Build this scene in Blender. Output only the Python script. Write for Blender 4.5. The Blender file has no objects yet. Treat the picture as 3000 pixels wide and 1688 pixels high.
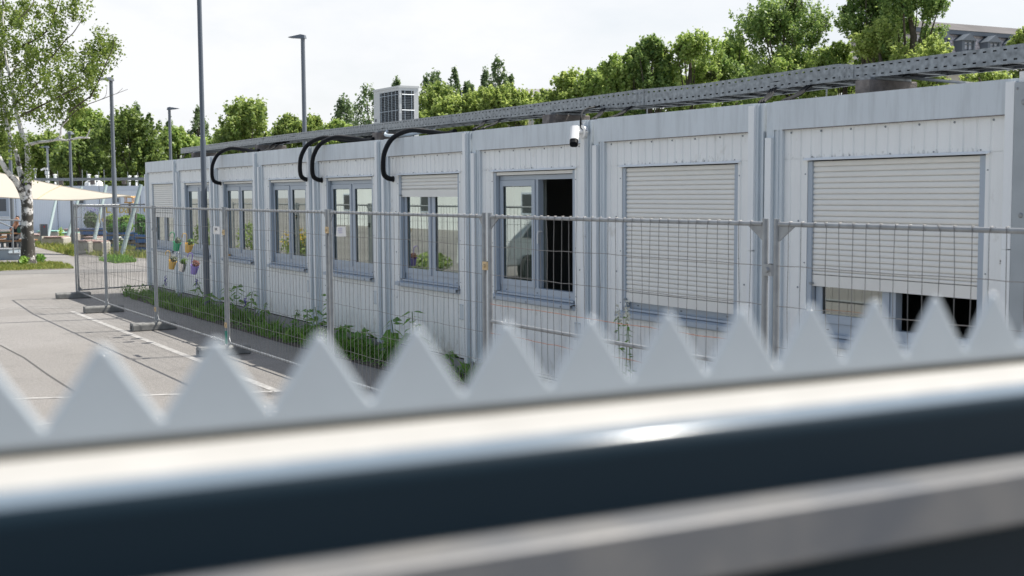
import bpy, math, random
import numpy as np
from mathutils import Vector, Matrix

scene = bpy.context.scene
R = math.radians
# ------------------------------------------------------------------ camera
FPX, YAW, PITCH, ROLL = 3540.36, R(58.885), R(4.4834), R(-0.35088)
CAM = Vector((7.4407, -6.9182, 2.1635))
FW = Vector((-math.sin(YAW) * math.cos(PITCH), math.cos(YAW) * math.cos(PITCH), -math.sin(PITCH)))
_r = Vector((math.cos(YAW), math.sin(YAW), 0)); _u = _r.cross(FW)
RT = math.cos(ROLL) * _r + math.sin(ROLL) * _u
UP = -math.sin(ROLL) * _r + math.cos(ROLL) * _u
cam_d = bpy.data.cameras.new('camera'); cam = bpy.data.objects.new('camera', cam_d)
scene.collection.objects.link(cam); scene.camera = cam
cam.matrix_world = Matrix(((RT.x, UP.x, -FW.x, CAM.x), (RT.y, UP.y, -FW.y, CAM.y), (RT.z, UP.z, -FW.z, CAM.z), (0, 0, 0, 1)))
cam_d.sensor_fit = 'HORIZONTAL'; cam_d.sensor_width = 36.0
cam_d.lens = FPX / 3000.0 * 36.0
cam_d.clip_start = 0.05; cam_d.clip_end = 3000
cam_d.dof.use_dof = True; cam_d.dof.focus_distance = 15.0; cam_d.dof.aperture_fstop = 4.2
cam_d.dof.aperture_blades = 0

def ray(px, py):
    d = FW + RT * ((px - 1500) / FPX) - UP * ((py - 844) / FPX)
    return d
def atZ(px, py, z=0.0):
    d = ray(px, py); return CAM + d * ((z - CAM.z) / d.z)
def atY(px, py, Y):
    d = ray(px, py); return CAM + d * ((Y - CAM.y) / d.y)
def atD(px, py, depth):
    return CAM + ray(px, py) * depth
def depth_of(p):
    return (Vector(p) - CAM).dot(FW)

# ------------------------------------------------------------------ light
SUN = Vector((0.13, 0.63, 1.0)).normalized()
elev = math.asin(SUN.z)
world = bpy.data.worlds.new("World"); scene.world = world; world.use_nodes = True
nt = world.node_tree; N = nt.nodes; L = nt.links
for n in list(N): N.remove(n)
out = N.new('ShaderNodeOutputWorld'); bg = N.new('ShaderNodeBackground'); bg.inputs['Strength'].default_value = 0.1
sky = N.new('ShaderNodeTexSky'); sky.sky_type = 'NISHITA'; sky.sun_disc = False
sky.sun_elevation = elev; sky.sun_rotation = math.atan2(SUN.x, SUN.y)
sky.air_density = 1.0; sky.dust_density = 2.0
tc = N.new('ShaderNodeTexCoord'); mp = N.new('ShaderNodeMapping'); mp.inputs['Scale'].default_value = (1.3, 1.3, 3.2)
mp.inputs['Location'].default_value = (3.1, 1.7, 0.4)
nz = N.new('ShaderNodeTexNoise'); nz.inputs['Scale'].default_value = 1.9; nz.inputs['Detail'].default_value = 7; nz.inputs['Roughness'].default_value = 0.58
rp = N.new('ShaderNodeValToRGB'); rp.color_ramp.elements[0].position = 0.36; rp.color_ramp.elements[1].position = 0.60
rp.color_ramp.elements[0].color = (0.62, 0.62, 0.62, 1); rp.color_ramp.elements[1].color = (1, 1, 1, 1)
mx = N.new('ShaderNodeMix'); mx.data_type = 'RGBA'
mx.inputs[7].default_value = (6.75, 6.85, 7.0, 1)
L.new(tc.outputs['Generated'], mp.inputs['Vector']); L.new(mp.outputs['Vector'], nz.inputs['Vector'])
L.new(nz.outputs['Fac'], rp.inputs['Fac'])
# bright veil of cloud in the part of the sky ahead, clearer blue sky overhead and behind
dt = N.new('ShaderNodeVectorMath'); dt.operation = 'DOT_PRODUCT'; dt.inputs[1].default_value = (-math.sin(YAW), math.cos(YAW), 0)
r1 = N.new('ShaderNodeMapRange'); r1.inputs['From Min'].default_value = -0.35; r1.inputs['From Max'].default_value = 0.55; r1.inputs['To Min'].default_value = 0.22; r1.inputs['To Max'].default_value = 1.0
sp_ = N.new('ShaderNodeSeparateXYZ'); r2 = N.new('ShaderNodeMapRange'); r2.inputs['From Min'].default_value = 0.42; r2.inputs['From Max'].default_value = 0.85; r2.inputs['To Min'].default_value = 1.0; r2.inputs['To Max'].default_value = 0.35
m1 = N.new('ShaderNodeMath'); m1.operation = 'MULTIPLY'; m2 = N.new('ShaderNodeMath'); m2.operation = 'MULTIPLY'
L.new(tc.outputs['Generated'], dt.inputs[0]); L.new(dt.outputs['Value'], r1.inputs['Value']); L.new(tc.outputs['Generated'], sp_.inputs[0]); L.new(sp_.outputs['Z'], r2.inputs['Value'])
L.new(r1.outputs[0], m1.inputs[0]); L.new(r2.outputs[0], m1.inputs[1]); L.new(m1.outputs[0], m2.inputs[0]); L.new(rp.outputs['Color'], m2.inputs[1]); L.new(m2.outputs[0], mx.inputs[0])
L.new(sky.outputs['Color'], mx.inputs[6]); L.new(mx.outputs[2], bg.inputs['Color']); L.new(bg.outputs['Background'], out.inputs['Surface'])
sd = bpy.data.lights.new('sun', 'SUN'); sd.energy = 4.8; sd.angle = R(0.5); sd.color = (1.0, 0.955, 0.88)
so = bpy.data.objects.new('sun', sd); scene.collection.objects.link(so); so.location = (5, 20, 40)
so.rotation_euler = (-SUN).to_track_quat('-Z', 'Y').to_euler()
vs = scene.view_settings; vs.view_transform = 'Standard'; vs.look = 'None'; vs.exposure = 0.55; vs.gamma = 1.0
scene.cycles.max_bounces = 8; scene.cycles.transparent_max_bounces = 16

# ------------------------------------------------------------------ helpers
COL = scene.collection
class MB:
    def __init__(s): s.v = []; s.f = []
    def add(s, vs, fs):
        o = len(s.v); s.v += [tuple(p) for p in vs]; s.f += [tuple(i + o for i in f) for f in fs]; return s
    def box(s, x0, x1, y0, y1, z0, z1):
        v = [(x0, y0, z0), (x1, y0, z0), (x1, y1, z0), (x0, y1, z0), (x0, y0, z1), (x1, y0, z1), (x1, y1, z1), (x0, y1, z1)]
        return s.add(v, [(0, 3, 2, 1), (4, 5, 6, 7), (0, 1, 5, 4), (1, 2, 6, 5), (2, 3, 7, 6), (3, 0, 4, 7)])
    def quad(s, a, b, c, d): return s.add([a, b, c, d], [(0, 1, 2, 3)])
    def tube(s, pts, r, n=8, cap=True):
        pts = [Vector(p) for p in pts]; rs = r if isinstance(r, (list, tuple)) else [r] * len(pts)
        vs = []; prev = None
        for i, p in enumerate(pts):
            t = (pts[min(i + 1, len(pts) - 1)] - pts[max(i - 1, 0)])
            if t.length < 1e-9: t = Vector((0, 0, 1))
            t.normalize()
            if prev is None:
                a = Vector((0, 0, 1)) if abs(t.z) < 0.9 else Vector((1, 0, 0))
                x = t.cross(a).normalized()
            else:
                x = prev - t * prev.dot(t)
                x = x.normalized() if x.length > 1e-6 else t.orthogonal().normalized()
            prev = x; y = t.cross(x)
            for k in range(n):
                an = 2 * math.pi * k / n
                vs.append(p + (x * math.cos(an) + y * math.sin(an)) * rs[i])
        fs = []
        for i in range(len(pts) - 1):
            for k in range(n):
                k2 = (k + 1) % n
                fs.append((i * n + k, i * n + k2, (i + 1) * n + k2, (i + 1) * n + k))
        if cap:
            fs.append(tuple(range(n))[::-1]); fs.append(tuple(range((len(pts) - 1) * n, len(pts) * n)))
        return s.add(vs, fs)
    def lathe(s, prof, c=(0, 0, 0), n=16):
        vs = []
        for r, z in prof:
            for k in range(n):
                an = 2 * math.pi * k / n; vs.append((c[0] + r * math.cos(an), c[1] + r * math.sin(an), c[2] + z))
        fs = []
        for i in range(len(prof) - 1):
            for k in range(n):
                k2 = (k + 1) % n; fs.append((i * n + k, i * n + k2, (i + 1) * n + k2, (i + 1) * n + k))
        fs.append(tuple(range(n))[::-1]); fs.append(tuple(range((len(prof) - 1) * n, len(prof) * n)))
        return s.add(vs, fs)
    def prism(s, prof, x0, x1):          # profile in (y,z) swept along x
        n = len(prof); vs = [(x0, y, z) for y, z in prof] + [(x1, y, z) for y, z in prof]
        fs = [tuple(range(n)), tuple(range(n, 2 * n))[::-1]]
        for i in range(n):
            j = (i + 1) % n; fs.append((i, i + n, j + n, j))
        return s.add(vs, fs)
    def extr_xz(s, prof, y0, y1):        # profile in (x,z) swept along y
        n = len(prof); vs = [(x, y0, z) for x, z in prof] + [(x, y1, z) for x, z in prof]
        fs = [tuple(range(n)), tuple(range(n, 2 * n))[::-1]]
        for i in range(n):
            j = (i + 1) % n; fs.append((i, i + n, j + n, j))
        return s.add(vs, fs)

def obj(name, mb, m, parent=None, smooth=False):
    me = bpy.data.meshes.new(name); me.from_pydata(mb.v, [], mb.f); me.update()
    import bmesh
    bm = bmesh.new(); bm.from_mesh(me); bmesh.ops.recalc_face_normals(bm, faces=bm.faces); bm.to_mesh(me); bm.free()
    if smooth:
        me.polygons.foreach_set('use_smooth', [True] * len(me.polygons))
        try: me.set_sharp_from_angle(angle=R(38))
        except Exception: pass
    me.materials.append(m)
    o = bpy.data.objects.new(name, me); COL.objects.link(o)
    if parent: o.parent = parent
    return o
def np_obj(name, V, F, m, parent=None):
    me = bpy.data.meshes.new(name); k = F.shape[1]
    me.vertices.add(len(V)); me.vertices.foreach_set('co', V.astype(np.float32).ravel())
    me.loops.add(F.size); me.loops.foreach_set('vertex_index', F.astype(np.int32).ravel())
    me.polygons.add(len(F)); me.polygons.foreach_set('loop_start', np.arange(0, F.size, k, dtype=np.int32))
    try: me.polygons.foreach_set('loop_total', np.full(len(F), k, dtype=np.int32))
    except Exception: pass
    me.update(calc_edges=True); me.validate()
    me.materials.append(m)
    o = bpy.data.objects.new(name, me); COL.objects.link(o)
    if parent: o.parent = parent
    return o
def tag(o, label=None, cat=None, group=None, kind=None):
    if label: o['label'] = label
    if cat: o['category'] = cat
    if group: o['group'] = group
    if kind: o['kind'] = kind
    return o
def thing(name, label, cat, loc=(0, 0, 0), rz=0.0, group=None):
    o = bpy.data.objects.new(name, None); COL.objects.link(o); o.empty_display_size = 0.2
    o.location = loc; o.rotation_euler = (0, 0, rz)
    return tag(o, label, cat, group)
def copy_tree(o, parent=None):
    c = o.copy(); COL.objects.link(c)
    if parent: c.parent = parent
    for ch in list(o.children): copy_tree(ch, c)
    return c

def mat(name, col, rough=0.6, metal=0.0, var=0.0, vscale=3.0, streak=0.0, col2=None, bump=0.0, bscale=80.0, spec=0.5, detail=4, grime=()):
    m = bpy.data.materials.new(name); m.use_nodes = True; t = m.node_tree; n = t.nodes; l = t.links
    p = n['Principled BSDF']; p.inputs['Roughness'].default_value = rough; p.inputs['Metallic'].default_value = metal
    p.inputs['Specular IOR Level'].default_value = spec
    p.inputs['Base Color'].default_value = (*col, 1)
    if var or streak or bump or grime:
        g = n.new('ShaderNodeNewGeometry')
    cur = None
    if var:
        z = n.new('ShaderNodeTexNoise'); z.inputs['Scale'].default_value = vscale; z.inputs['Detail'].default_value = detail
        l.new(g.outputs['Position'], z.inputs['Vector'])
        r = n.new('ShaderNodeValToRGB'); r.color_ramp.elements[0].position = 0.3; r.color_ramp.elements[1].position = 0.7
        a = col2 or tuple(c * (1 - var) for c in col)
        b = tuple(min(1, c * (1 + var)) for c in col)
        r.color_ramp.elements[0].color = (*a, 1); r.color_ramp.elements[1].color = (*b, 1)
        l.new(z.outputs['Fac'], r.inputs['Fac']); cur = r.outputs['Color']
    if streak:
        mpn = n.new('ShaderNodeMapping'); mpn.inputs['Scale'].default_value = (4.3, 4.3, 0.45)
        l.new(g.outputs['Position'], mpn.inputs['Vector'])
        z2 = n.new('ShaderNodeTexNoise'); z2.inputs['Scale'].default_value = 1.6; z2.inputs['Detail'].default_value = 8; z2.inputs['Roughness'].default_value = 0.72
        l.new(mpn.outputs['Vector'], z2.inputs['Vector'])
        r2 = n.new('ShaderNodeValToRGB'); r2.color_ramp.elements[0].position = 0.33; r2.color_ramp.elements[1].position = 0.53
        k = 1 - streak
        r2.color_ramp.elements[0].color = (k, k, k, 1); r2.color_ramp.elements[1].color = (1, 1, 1, 1)
        l.new(z2.outputs['Fac'], r2.inputs['Fac'])
        mm = n.new('ShaderNodeMix'); mm.data_type = 'RGBA'; mm.blend_type = 'MULTIPLY'; mm.inputs[0].default_value = 1
        if cur: l.new(cur, mm.inputs[6])
        else: mm.inputs[6].default_value = (*col, 1)
        l.new(r2.outputs['Color'], mm.inputs[7]); cur = mm.outputs[2]
    for z0, z1, sc, thr, gcol in grime:      # blotchy mildew and splash dirt in a band of heights
        sx = n.new('ShaderNodeSeparateXYZ'); l.new(g.outputs['Position'], sx.inputs[0])
        mr = n.new('ShaderNodeMapRange'); mr.inputs['From Min'].default_value = z0; mr.inputs['From Max'].default_value = z1; mr.inputs['To Min'].default_value = 0.12; mr.inputs['To Max'].default_value = -0.16
        l.new(sx.outputs['Z'], mr.inputs['Value'])
        lo = n.new('ShaderNodeMath'); lo.operation = 'GREATER_THAN'; lo.inputs[1].default_value = z0 - .012; l.new(sx.outputs['Z'], lo.inputs[0])
        mg = n.new('ShaderNodeMapping'); mg.inputs['Scale'].default_value = (1, 1, .7); l.new(g.outputs['Position'], mg.inputs['Vector'])
        na = n.new('ShaderNodeTexNoise'); na.inputs['Scale'].default_value = sc; na.inputs['Detail'].default_value = 5; l.new(mg.outputs['Vector'], na.inputs['Vector'])
        nb = n.new('ShaderNodeTexNoise'); nb.inputs['Scale'].default_value = 1.7; nb.inputs['Detail'].default_value = 2; l.new(g.outputs['Position'], nb.inputs['Vector'])
        s1 = n.new('ShaderNodeMath'); s1.operation = 'ADD'; l.new(na.outputs['Fac'], s1.inputs[0]); l.new(mr.outputs[0], s1.inputs[1])
        s2 = n.new('ShaderNodeMath'); s2.operation = 'MULTIPLY_ADD'; s2.inputs[1].default_value = .5; s2.inputs[2].default_value = -.25; l.new(nb.outputs['Fac'], s2.inputs[0])
        s3 = n.new('ShaderNodeMath'); s3.operation = 'ADD'; l.new(s1.outputs[0], s3.inputs[0]); l.new(s2.outputs[0], s3.inputs[1])
        m3 = n.new('ShaderNodeMapRange'); m3.inputs['From Min'].default_value = thr; m3.inputs['From Max'].default_value = thr + .26; l.new(s3.outputs[0], m3.inputs['Value'])
        s4 = n.new('ShaderNodeMath'); s4.operation = 'MULTIPLY'; l.new(m3.outputs[0], s4.inputs[0]); l.new(lo.outputs[0], s4.inputs[1])
        mm = n.new('ShaderNodeMix'); mm.data_type = 'RGBA'; mm.blend_type = 'MULTIPLY'; l.new(s4.outputs[0], mm.inputs[0])
        if cur: l.new(cur, mm.inputs[6])
        else: mm.inputs[6].default_value = (*col, 1)
        mm.inputs[7].default_value = (*gcol, 1); cur = mm.outputs[2]
    if cur: l.new(cur, p.inputs['Base Color'])
    if bump:
        zb = n.new('ShaderNodeTexNoise'); zb.inputs['Scale'].default_value = bscale; zb.inputs['Detail'].default_value = 3
        l.new(g.outputs['Position'], zb.inputs['Vector'])
        bn = n.new('ShaderNodeBump'); bn.inputs['Strength'].default_value = bump; bn.inputs['Distance'].default_value = 0.01
        l.new(zb.outputs['Fac'], bn.inputs['Height']); l.new(bn.outputs['Normal'], p.inputs['Normal'])
    return m
def leafmat(name, c1, c2, trans=0.35, rough=0.5):
    m = bpy.data.materials.new(name); m.use_nodes = True; t = m.node_tree; n = t.nodes; l = t.links
    p = n['Principled BSDF']; p.inputs['Roughness'].default_value = rough; p.inputs['Specular IOR Level'].default_value = 0.35
    g = n.new('ShaderNodeNewGeometry'); r = n.new('ShaderNodeValToRGB')
    r.color_ramp.elements[0].color = (*c1, 1); r.color_ramp.elements[1].color = (*c2, 1)
    l.new(g.outputs['Random Per Island'], r.inputs['Fac'])
    tr = n.new('ShaderNodeBsdfTranslucent'); mxs = n.new('ShaderNodeMixShader'); mxs.inputs[0].default_value = trans
    hs = n.new('ShaderNodeHueSaturation'); hs.inputs['Hue'].default_value = 0.485; hs.inputs['Value'].default_value = 1.5
    l.new(r.outputs['Color'], p.inputs['Base Color']); l.new(r.outputs['Color'], hs.inputs['Color']); l.new(hs.outputs['Color'], tr.inputs['Color'])
    o = n['Material Output']
    l.new(p.outputs[0], mxs.inputs[1]); l.new(tr.outputs[0], mxs.inputs[2]); l.new(mxs.outputs[0], o.inputs['Surface'])
    return m
def glassmat(name, tint, base=0.16):
    m = bpy.data.materials.new(name); m.use_nodes = True; t = m.node_tree; n = t.nodes; l = t.links
    n.remove(n['Principled BSDF']); o = n['Material Output']
    tp = n.new('ShaderNodeBsdfTransparent'); tp.inputs['Color'].default_value = (*tint, 1)
    gl = n.new('ShaderNodeBsdfGlossy'); gl.inputs['Roughness'].default_value = 0.012; gl.inputs['Color'].default_value = (0.93, 1.0, 0.96, 1)
    fr = n.new('ShaderNodeFresnel'); fr.inputs['IOR'].default_value = 1.5
    ma = n.new('ShaderNodeMath'); ma.operation = 'MULTIPLY_ADD'; ma.inputs[1].default_value = 1.5; ma.inputs[2].default_value = base; ma.use_clamp = True
    ms = n.new('ShaderNodeMixShader')
    l.new(fr.outputs[0], ma.inputs[0]); l.new(ma.outputs[0], ms.inputs[0]); l.new(tp.outputs[0], ms.inputs[1]); l.new(gl.outputs[0], ms.inputs[2])
    l.new(ms.outputs[0], o.inputs['Surface'])
    return m

M = dict(
    frame=mat('blue grey frame paint', (0.60, 0.66, 0.695), 0.42, var=0.05, vscale=2.5, streak=0.05, bump=0.03, bscale=30),
    beam=mat('weathered blue grey paint', (0.63, 0.685, 0.72), 0.42, var=0.05, vscale=1.6, streak=0.20, bump=0.03, bscale=25),
    panel=mat('white sheet metal', (0.86, 0.875, 0.86), 0.5, var=0.03, vscale=1.5, streak=0.07, grime=((2.43, 2.50, 45, 0.60, (.62, .62, .61)), (0.18, 0.50, 14, 0.50, (.76, .74, .70)))),
    strip=mat('pale cover strip', (0.83, 0.855, 0.86), 0.45, var=0.03, vscale=2),
    shutter=mat('beige grey shutter slat', (0.80, 0.79, 0.745), 0.45, var=0.02, vscale=5),
    wframe=mat('blue grey window profile', (0.40, 0.46, 0.525), 0.4),
    plate=mat('grey steel plate', (0.26, 0.29, 0.31), 0.45, var=0.1, vscale=6, bump=0.05, bscale=60),
    gasket=mat('grey gasket', (0.05, 0.055, 0.055), 0.7),
    dark=mat('dark rubber gap', (0.012, 0.012, 0.013), 0.8),
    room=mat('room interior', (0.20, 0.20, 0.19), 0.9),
    curtain=mat('grey white curtain', (0.46, 0.48, 0.45), 0.9),
    plinth=mat('grey plinth', (0.30, 0.30, 0.29), 0.9, var=0.2, vscale=6),
    galv=mat('galvanised steel', (0.30, 0.315, 0.325), 0.46, 0.4, var=0.14, vscale=14),
    galvp=mat('galvanised sheet', (0.255, 0.275, 0.29), 0.45, 0.4, var=0.34, vscale=22, detail=3),
    wire=mat('mesh wire', (0.20, 0.195, 0.19), 0.5, 0.4),
    rust=mat('rusty wire', (0.42, 0.15, 0.06), 0.8),
    brass=mat('yellowed zinc clamp', (0.55, 0.42, 0.25), 0.45, 0.5, var=0.2, vscale=40),
    conc=mat('concrete', (0.33, 0.32, 0.30), 0.9, var=0.18, vscale=9, bump=0.3, bscale=60),
    cdark=mat('weathered brown concrete', (0.20, 0.175, 0.16), 0.95, var=0.3, vscale=14, bump=0.5, bscale=70),
    foot=mat('recycled grey foot block', (0.21, 0.21, 0.20), 0.9, var=0.22, vscale=10, bump=0.3, bscale=60),
    black=mat('black plastic', (0.010, 0.011, 0.012), 0.55, spec=0.15),
    hose=mat('black corrugated hose', (0.009, 0.010, 0.012), 0.45, spec=0.22),
    white=mat('white plastic', (0.82, 0.82, 0.80), 0.4),
    offw=mat('off white sheet metal', (0.60, 0.60, 0.58), 0.4, var=0.02),
    grille=mat('condenser fins', (0.11, 0.122, 0.13), 0.5),
    pole=mat('grey lamp post paint', (0.145, 0.165, 0.19), 0.42, var=0.05, vscale=2),
    poledk=mat('dark lamp post paint', (0.115, 0.135, 0.16), 0.42, var=0.05, vscale=2),
    bark=mat('bark', (0.09, 0.075, 0.055), 0.95, var=0.4, vscale=6, bump=0.5, bscale=20),
    paper=mat('white laminated paper', (0.78, 0.77, 0.75), 0.5),
    ink=mat('dark grey print', (0.10, 0.10, 0.11), 0.6),
    blueink=mat('pale blue print', (0.42, 0.42, 0.66), 0.6),
    yellow=mat('yellow print', (0.75, 0.55, 0.08), 0.6),
    wood=mat('wood slat', (0.36, 0.19, 0.09), 0.7, var=0.2, vscale=8),
    woodl=mat('light timber', (0.62, 0.36, 0.15), 0.7, var=0.15, vscale=8),
    paint=mat('worn white road paint', (0.43, 0.42, 0.40), 0.8, var=0.02, vscale=11, col2=(0.235, 0.228, 0.218), detail=9),
)
# ------------------------------------------------------------------ ground
def asphalt():
    m = bpy.data.materials.new('asphalt'); m.use_nodes = True; t = m.node_tree; n = t.nodes; l = t.links
    p = n['Principled BSDF']; p.inputs['Roughness'].default_value = 0.62; p.inputs['Specular IOR Level'].default_value = 0.5
    g = n.new('ShaderNodeNewGeometry')
    def noise(s, d, a, b, c0, c1):
        z = n.new('ShaderNodeTexNoise'); z.inputs['Scale'].default_value = s; z.inputs['Detail'].default_value = d
        l.new(g.outputs['Position'], z.inputs['Vector']); r = n.new('ShaderNodeValToRGB')
        r.color_ramp.elements[0].position = a; r.color_ramp.elements[1].position = b
        r.color_ramp.elements[0].color = (*c0, 1); r.color_ramp.elements[1].color = (*c1, 1)
        l.new(z.outputs['Fac'], r.inputs['Fac']); return r.outputs['Color']
    base = noise(0.45, 5, 0.3, 0.7, (0.215, 0.207, 0.197), (0.255, 0.246, 0.235))
    speck = noise(75, 3, 0.3, 0.7, (0.52, 0.51, 0.50), (1.52, 1.50, 1.48))
    stain = noise(2.3, 6, 0.30, 0.45, (0.86, 0.86, 0.86), (1, 1, 1))
    cur = base
    speck2 = noise(22, 4, 0.32, 0.68, (0.86, 0.855, 0.85), (1.12, 1.12, 1.12))
    patch = noise(0.16, 2, 0.48, 0.52, (0.90, 0.895, 0.885), (1.02, 1.02, 1.02))
    for s in (speck, stain, speck2, patch):
        mm = n.new('ShaderNodeMix'); mm.data_type = 'RGBA'; mm.blend_type = 'MULTIPLY'; mm.inputs[0].default_value = 1
        mm.clamp_result = False
        l.new(cur, mm.inputs[6]); l.new(s, mm.inputs[7]); cur = mm.outputs[2]
    l.new(cur, p.inputs['Base Color'])
    z = n.new('ShaderNodeTexNoise'); z.inputs['Scale'].default_value = 90; l.new(g.outputs['Position'], z.inputs['Vector'])
    b = n.new('ShaderNodeBump'); b.inputs['Strength'].default_value = 0.5; b.inputs['Distance'].default_value = 0.01
    l.new(z.outputs['Fac'], b.inputs['Height']); l.new(b.outputs['Normal'], p.inputs['Normal'])
    return m
M['asphalt'] = asphalt()
M['road'] = mat('darker asphalt', (0.19, 0.186, 0.18), 0.92, var=0.12, vscale=30, spec=0.25)
M['soil'] = mat('dark soil', (0.075, 0.062, 0.052), 0.97, var=0.35, vscale=18, bump=0.6, bscale=50)
M['dry'] = mat('dry grassy soil', (0.20, 0.17, 0.085), 0.97, var=0.35, vscale=9, col2=(0.12, 0.13, 0.045))
tag(obj('ground', MB().quad((-700, -500, 0), (500, -500, 0), (500, 700, 0), (-700, 700, 0)), M['asphalt']), kind='structure')
def sheet(name, pts, z, m):
    return tag(obj(name, MB().add([(p[0], p[1], z) for p in pts], [tuple(range(len(pts)))]), m), kind='structure')
sheet('soil_strip', [(-19.75, -0.6), (-18.0, -0.68), (-15, -0.74), (-12, -0.72), (-9, -0.74), (-6, -0.66), (-3, -0.7), (0, -0.66), (3, -0.7), (3, 0.02), (-19.75, 0.02)], 0.004, M['soil'])
g = lambda x, y: atZ(x, y, 0)
# far road and path
sheet('road', [g(-400, 800), g(460, 787), g(450, 796), g(-400, 813)], 0.004, M['road'])
# white bay lines
def line(a, b, w):
    a = Vector((a[0], a[1])); b = Vector((b[0], b[1])); d = (b - a).normalized(); nn = Vector((-d.y, d.x)) * w / 2
    sheet('parking_line', [a - nn, b - nn, b + nn, a + nn], 0.004, M['paint'])
line((-16.2, -2.32), (-5.15, -2.32), 0.10)
line((-5.2, -2.36), (-7.2, -7.0), 0.09)
line(g(-100, 906), g(330, 900), 0.08)
line(g(225, 1233), g(-60, 1262), 0.08)
# tar seam
seam = [g(-60, 1004), g(0, 1012), g(70, 1048), g(140, 1098), g(215, 1146), g(330, 1210)]
mbs = MB()
for a, b in zip(seam, seam[1:]):
    d = (b - a).normalized(); nn = Vector((-d.y, d.x, 0)) * 0.012
    mbs.quad(*[(q.x, q.y, 0.004) for q in (a - nn, b - nn, b + nn, a + nn)])
tag(obj('tar_seam', mbs, mat('tar seam', (0.085, 0.082, 0.078), 0.8)), kind='structure')

# ------------------------------------------------------------------ office containers
W = 2.46; ZT = 2.89; ZB = 0.19
def ribbed(mb, x0, x1, z0, z1, ybase, off):
    """sheet wall with narrow shallow vertical grooves every 0.11 m"""
    xs = [x0]; pit = 0.11; k = math.ceil((x0 - off) / pit)
    segs = []; cur = x0
    while True:
        c = off + k * pit
        if c + 0.012 >= x1: break
        if c - 0.012 > cur:
            segs.append((cur, c - 0.012, 0)); segs.append((c - 0.012, c - 0.004, 1)); segs.append((c - 0.004, c + 0.004, 2)); segs.append((c + 0.004, c + 0.012, 3)); cur = c + 0.012
        k += 1
    segs.append((cur, x1, 0)); dp = 0.007
    for a, b, t in segs:
        ya = ybase + (dp if t in (2, 3) else 0); yb = ybase + (dp if t in (1, 2) else 0)
        mb.quad((a, ya, z0), (b, yb, z0), (b, yb, z1), (a, ya, z1))
def slat_curtain(w, z0, z1, y):
    mb = MB(); p = 0.043; z = z1
    while z > z0 + 0.10:
        zz = max(z - p, z0 + 0.09); h = z - zz
        prof = [(y + 0.004, z), (y - 0.004, z - h * 0.2), (y - 0.007, z - h * 0.5), (y - 0.005, z - h * 0.8), (y + 0.002, z - h * 0.95), (y + 0.008, z - h * 0.97), (y + 0.012, zz), (y + 0.016, zz), (y + 0.016, z)]
        mb.prism(prof, w[0], w[1]); z = zz
    return mb
def screw(mb, x, y, z, r=0.009):
    n = 7; vs = [(x + r * math.cos(a), y, z + r * math.sin(a)) for a in [2 * math.pi * i / n for i in range(n)]]
    vs += [(x + r * 0.6 * math.cos(a), y - 0.008, z + r * 0.6 * math.sin(a)) for a in [2 * math.pi * i / n for i in range(n)]]
    fs = [(i, (i + 1) % n, n + (i + 1) % n, n + i) for i in range(n)] + [tuple(range(n, 2 * n))]
    mb.add(vs, fs)
XL, XR, ZW0, ZW1 = 0.45, 2.10, 1.03, 2.41
M['glass'] = glassmat('window glass', (0.52, 0.62, 0.585), 0.25)
def sash(parent, x0, x1, z0, z1, y0, y1, fw=0.065, name='sash'):
    mb = MB(); mb.box(x0, x0 + fw, y0, y1, z0, z1); mb.box(x1 - fw, x1, y0, y1, z0, z1)
    mb.box(x0 + fw, x1 - fw, y0, y1, z0, z0 + fw); mb.box(x0 + fw, x1 - fw, y0, y1, z1 - fw, z1)
    # dark gasket round the pane
    return obj(name, mb, M['wframe'], parent)
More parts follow.
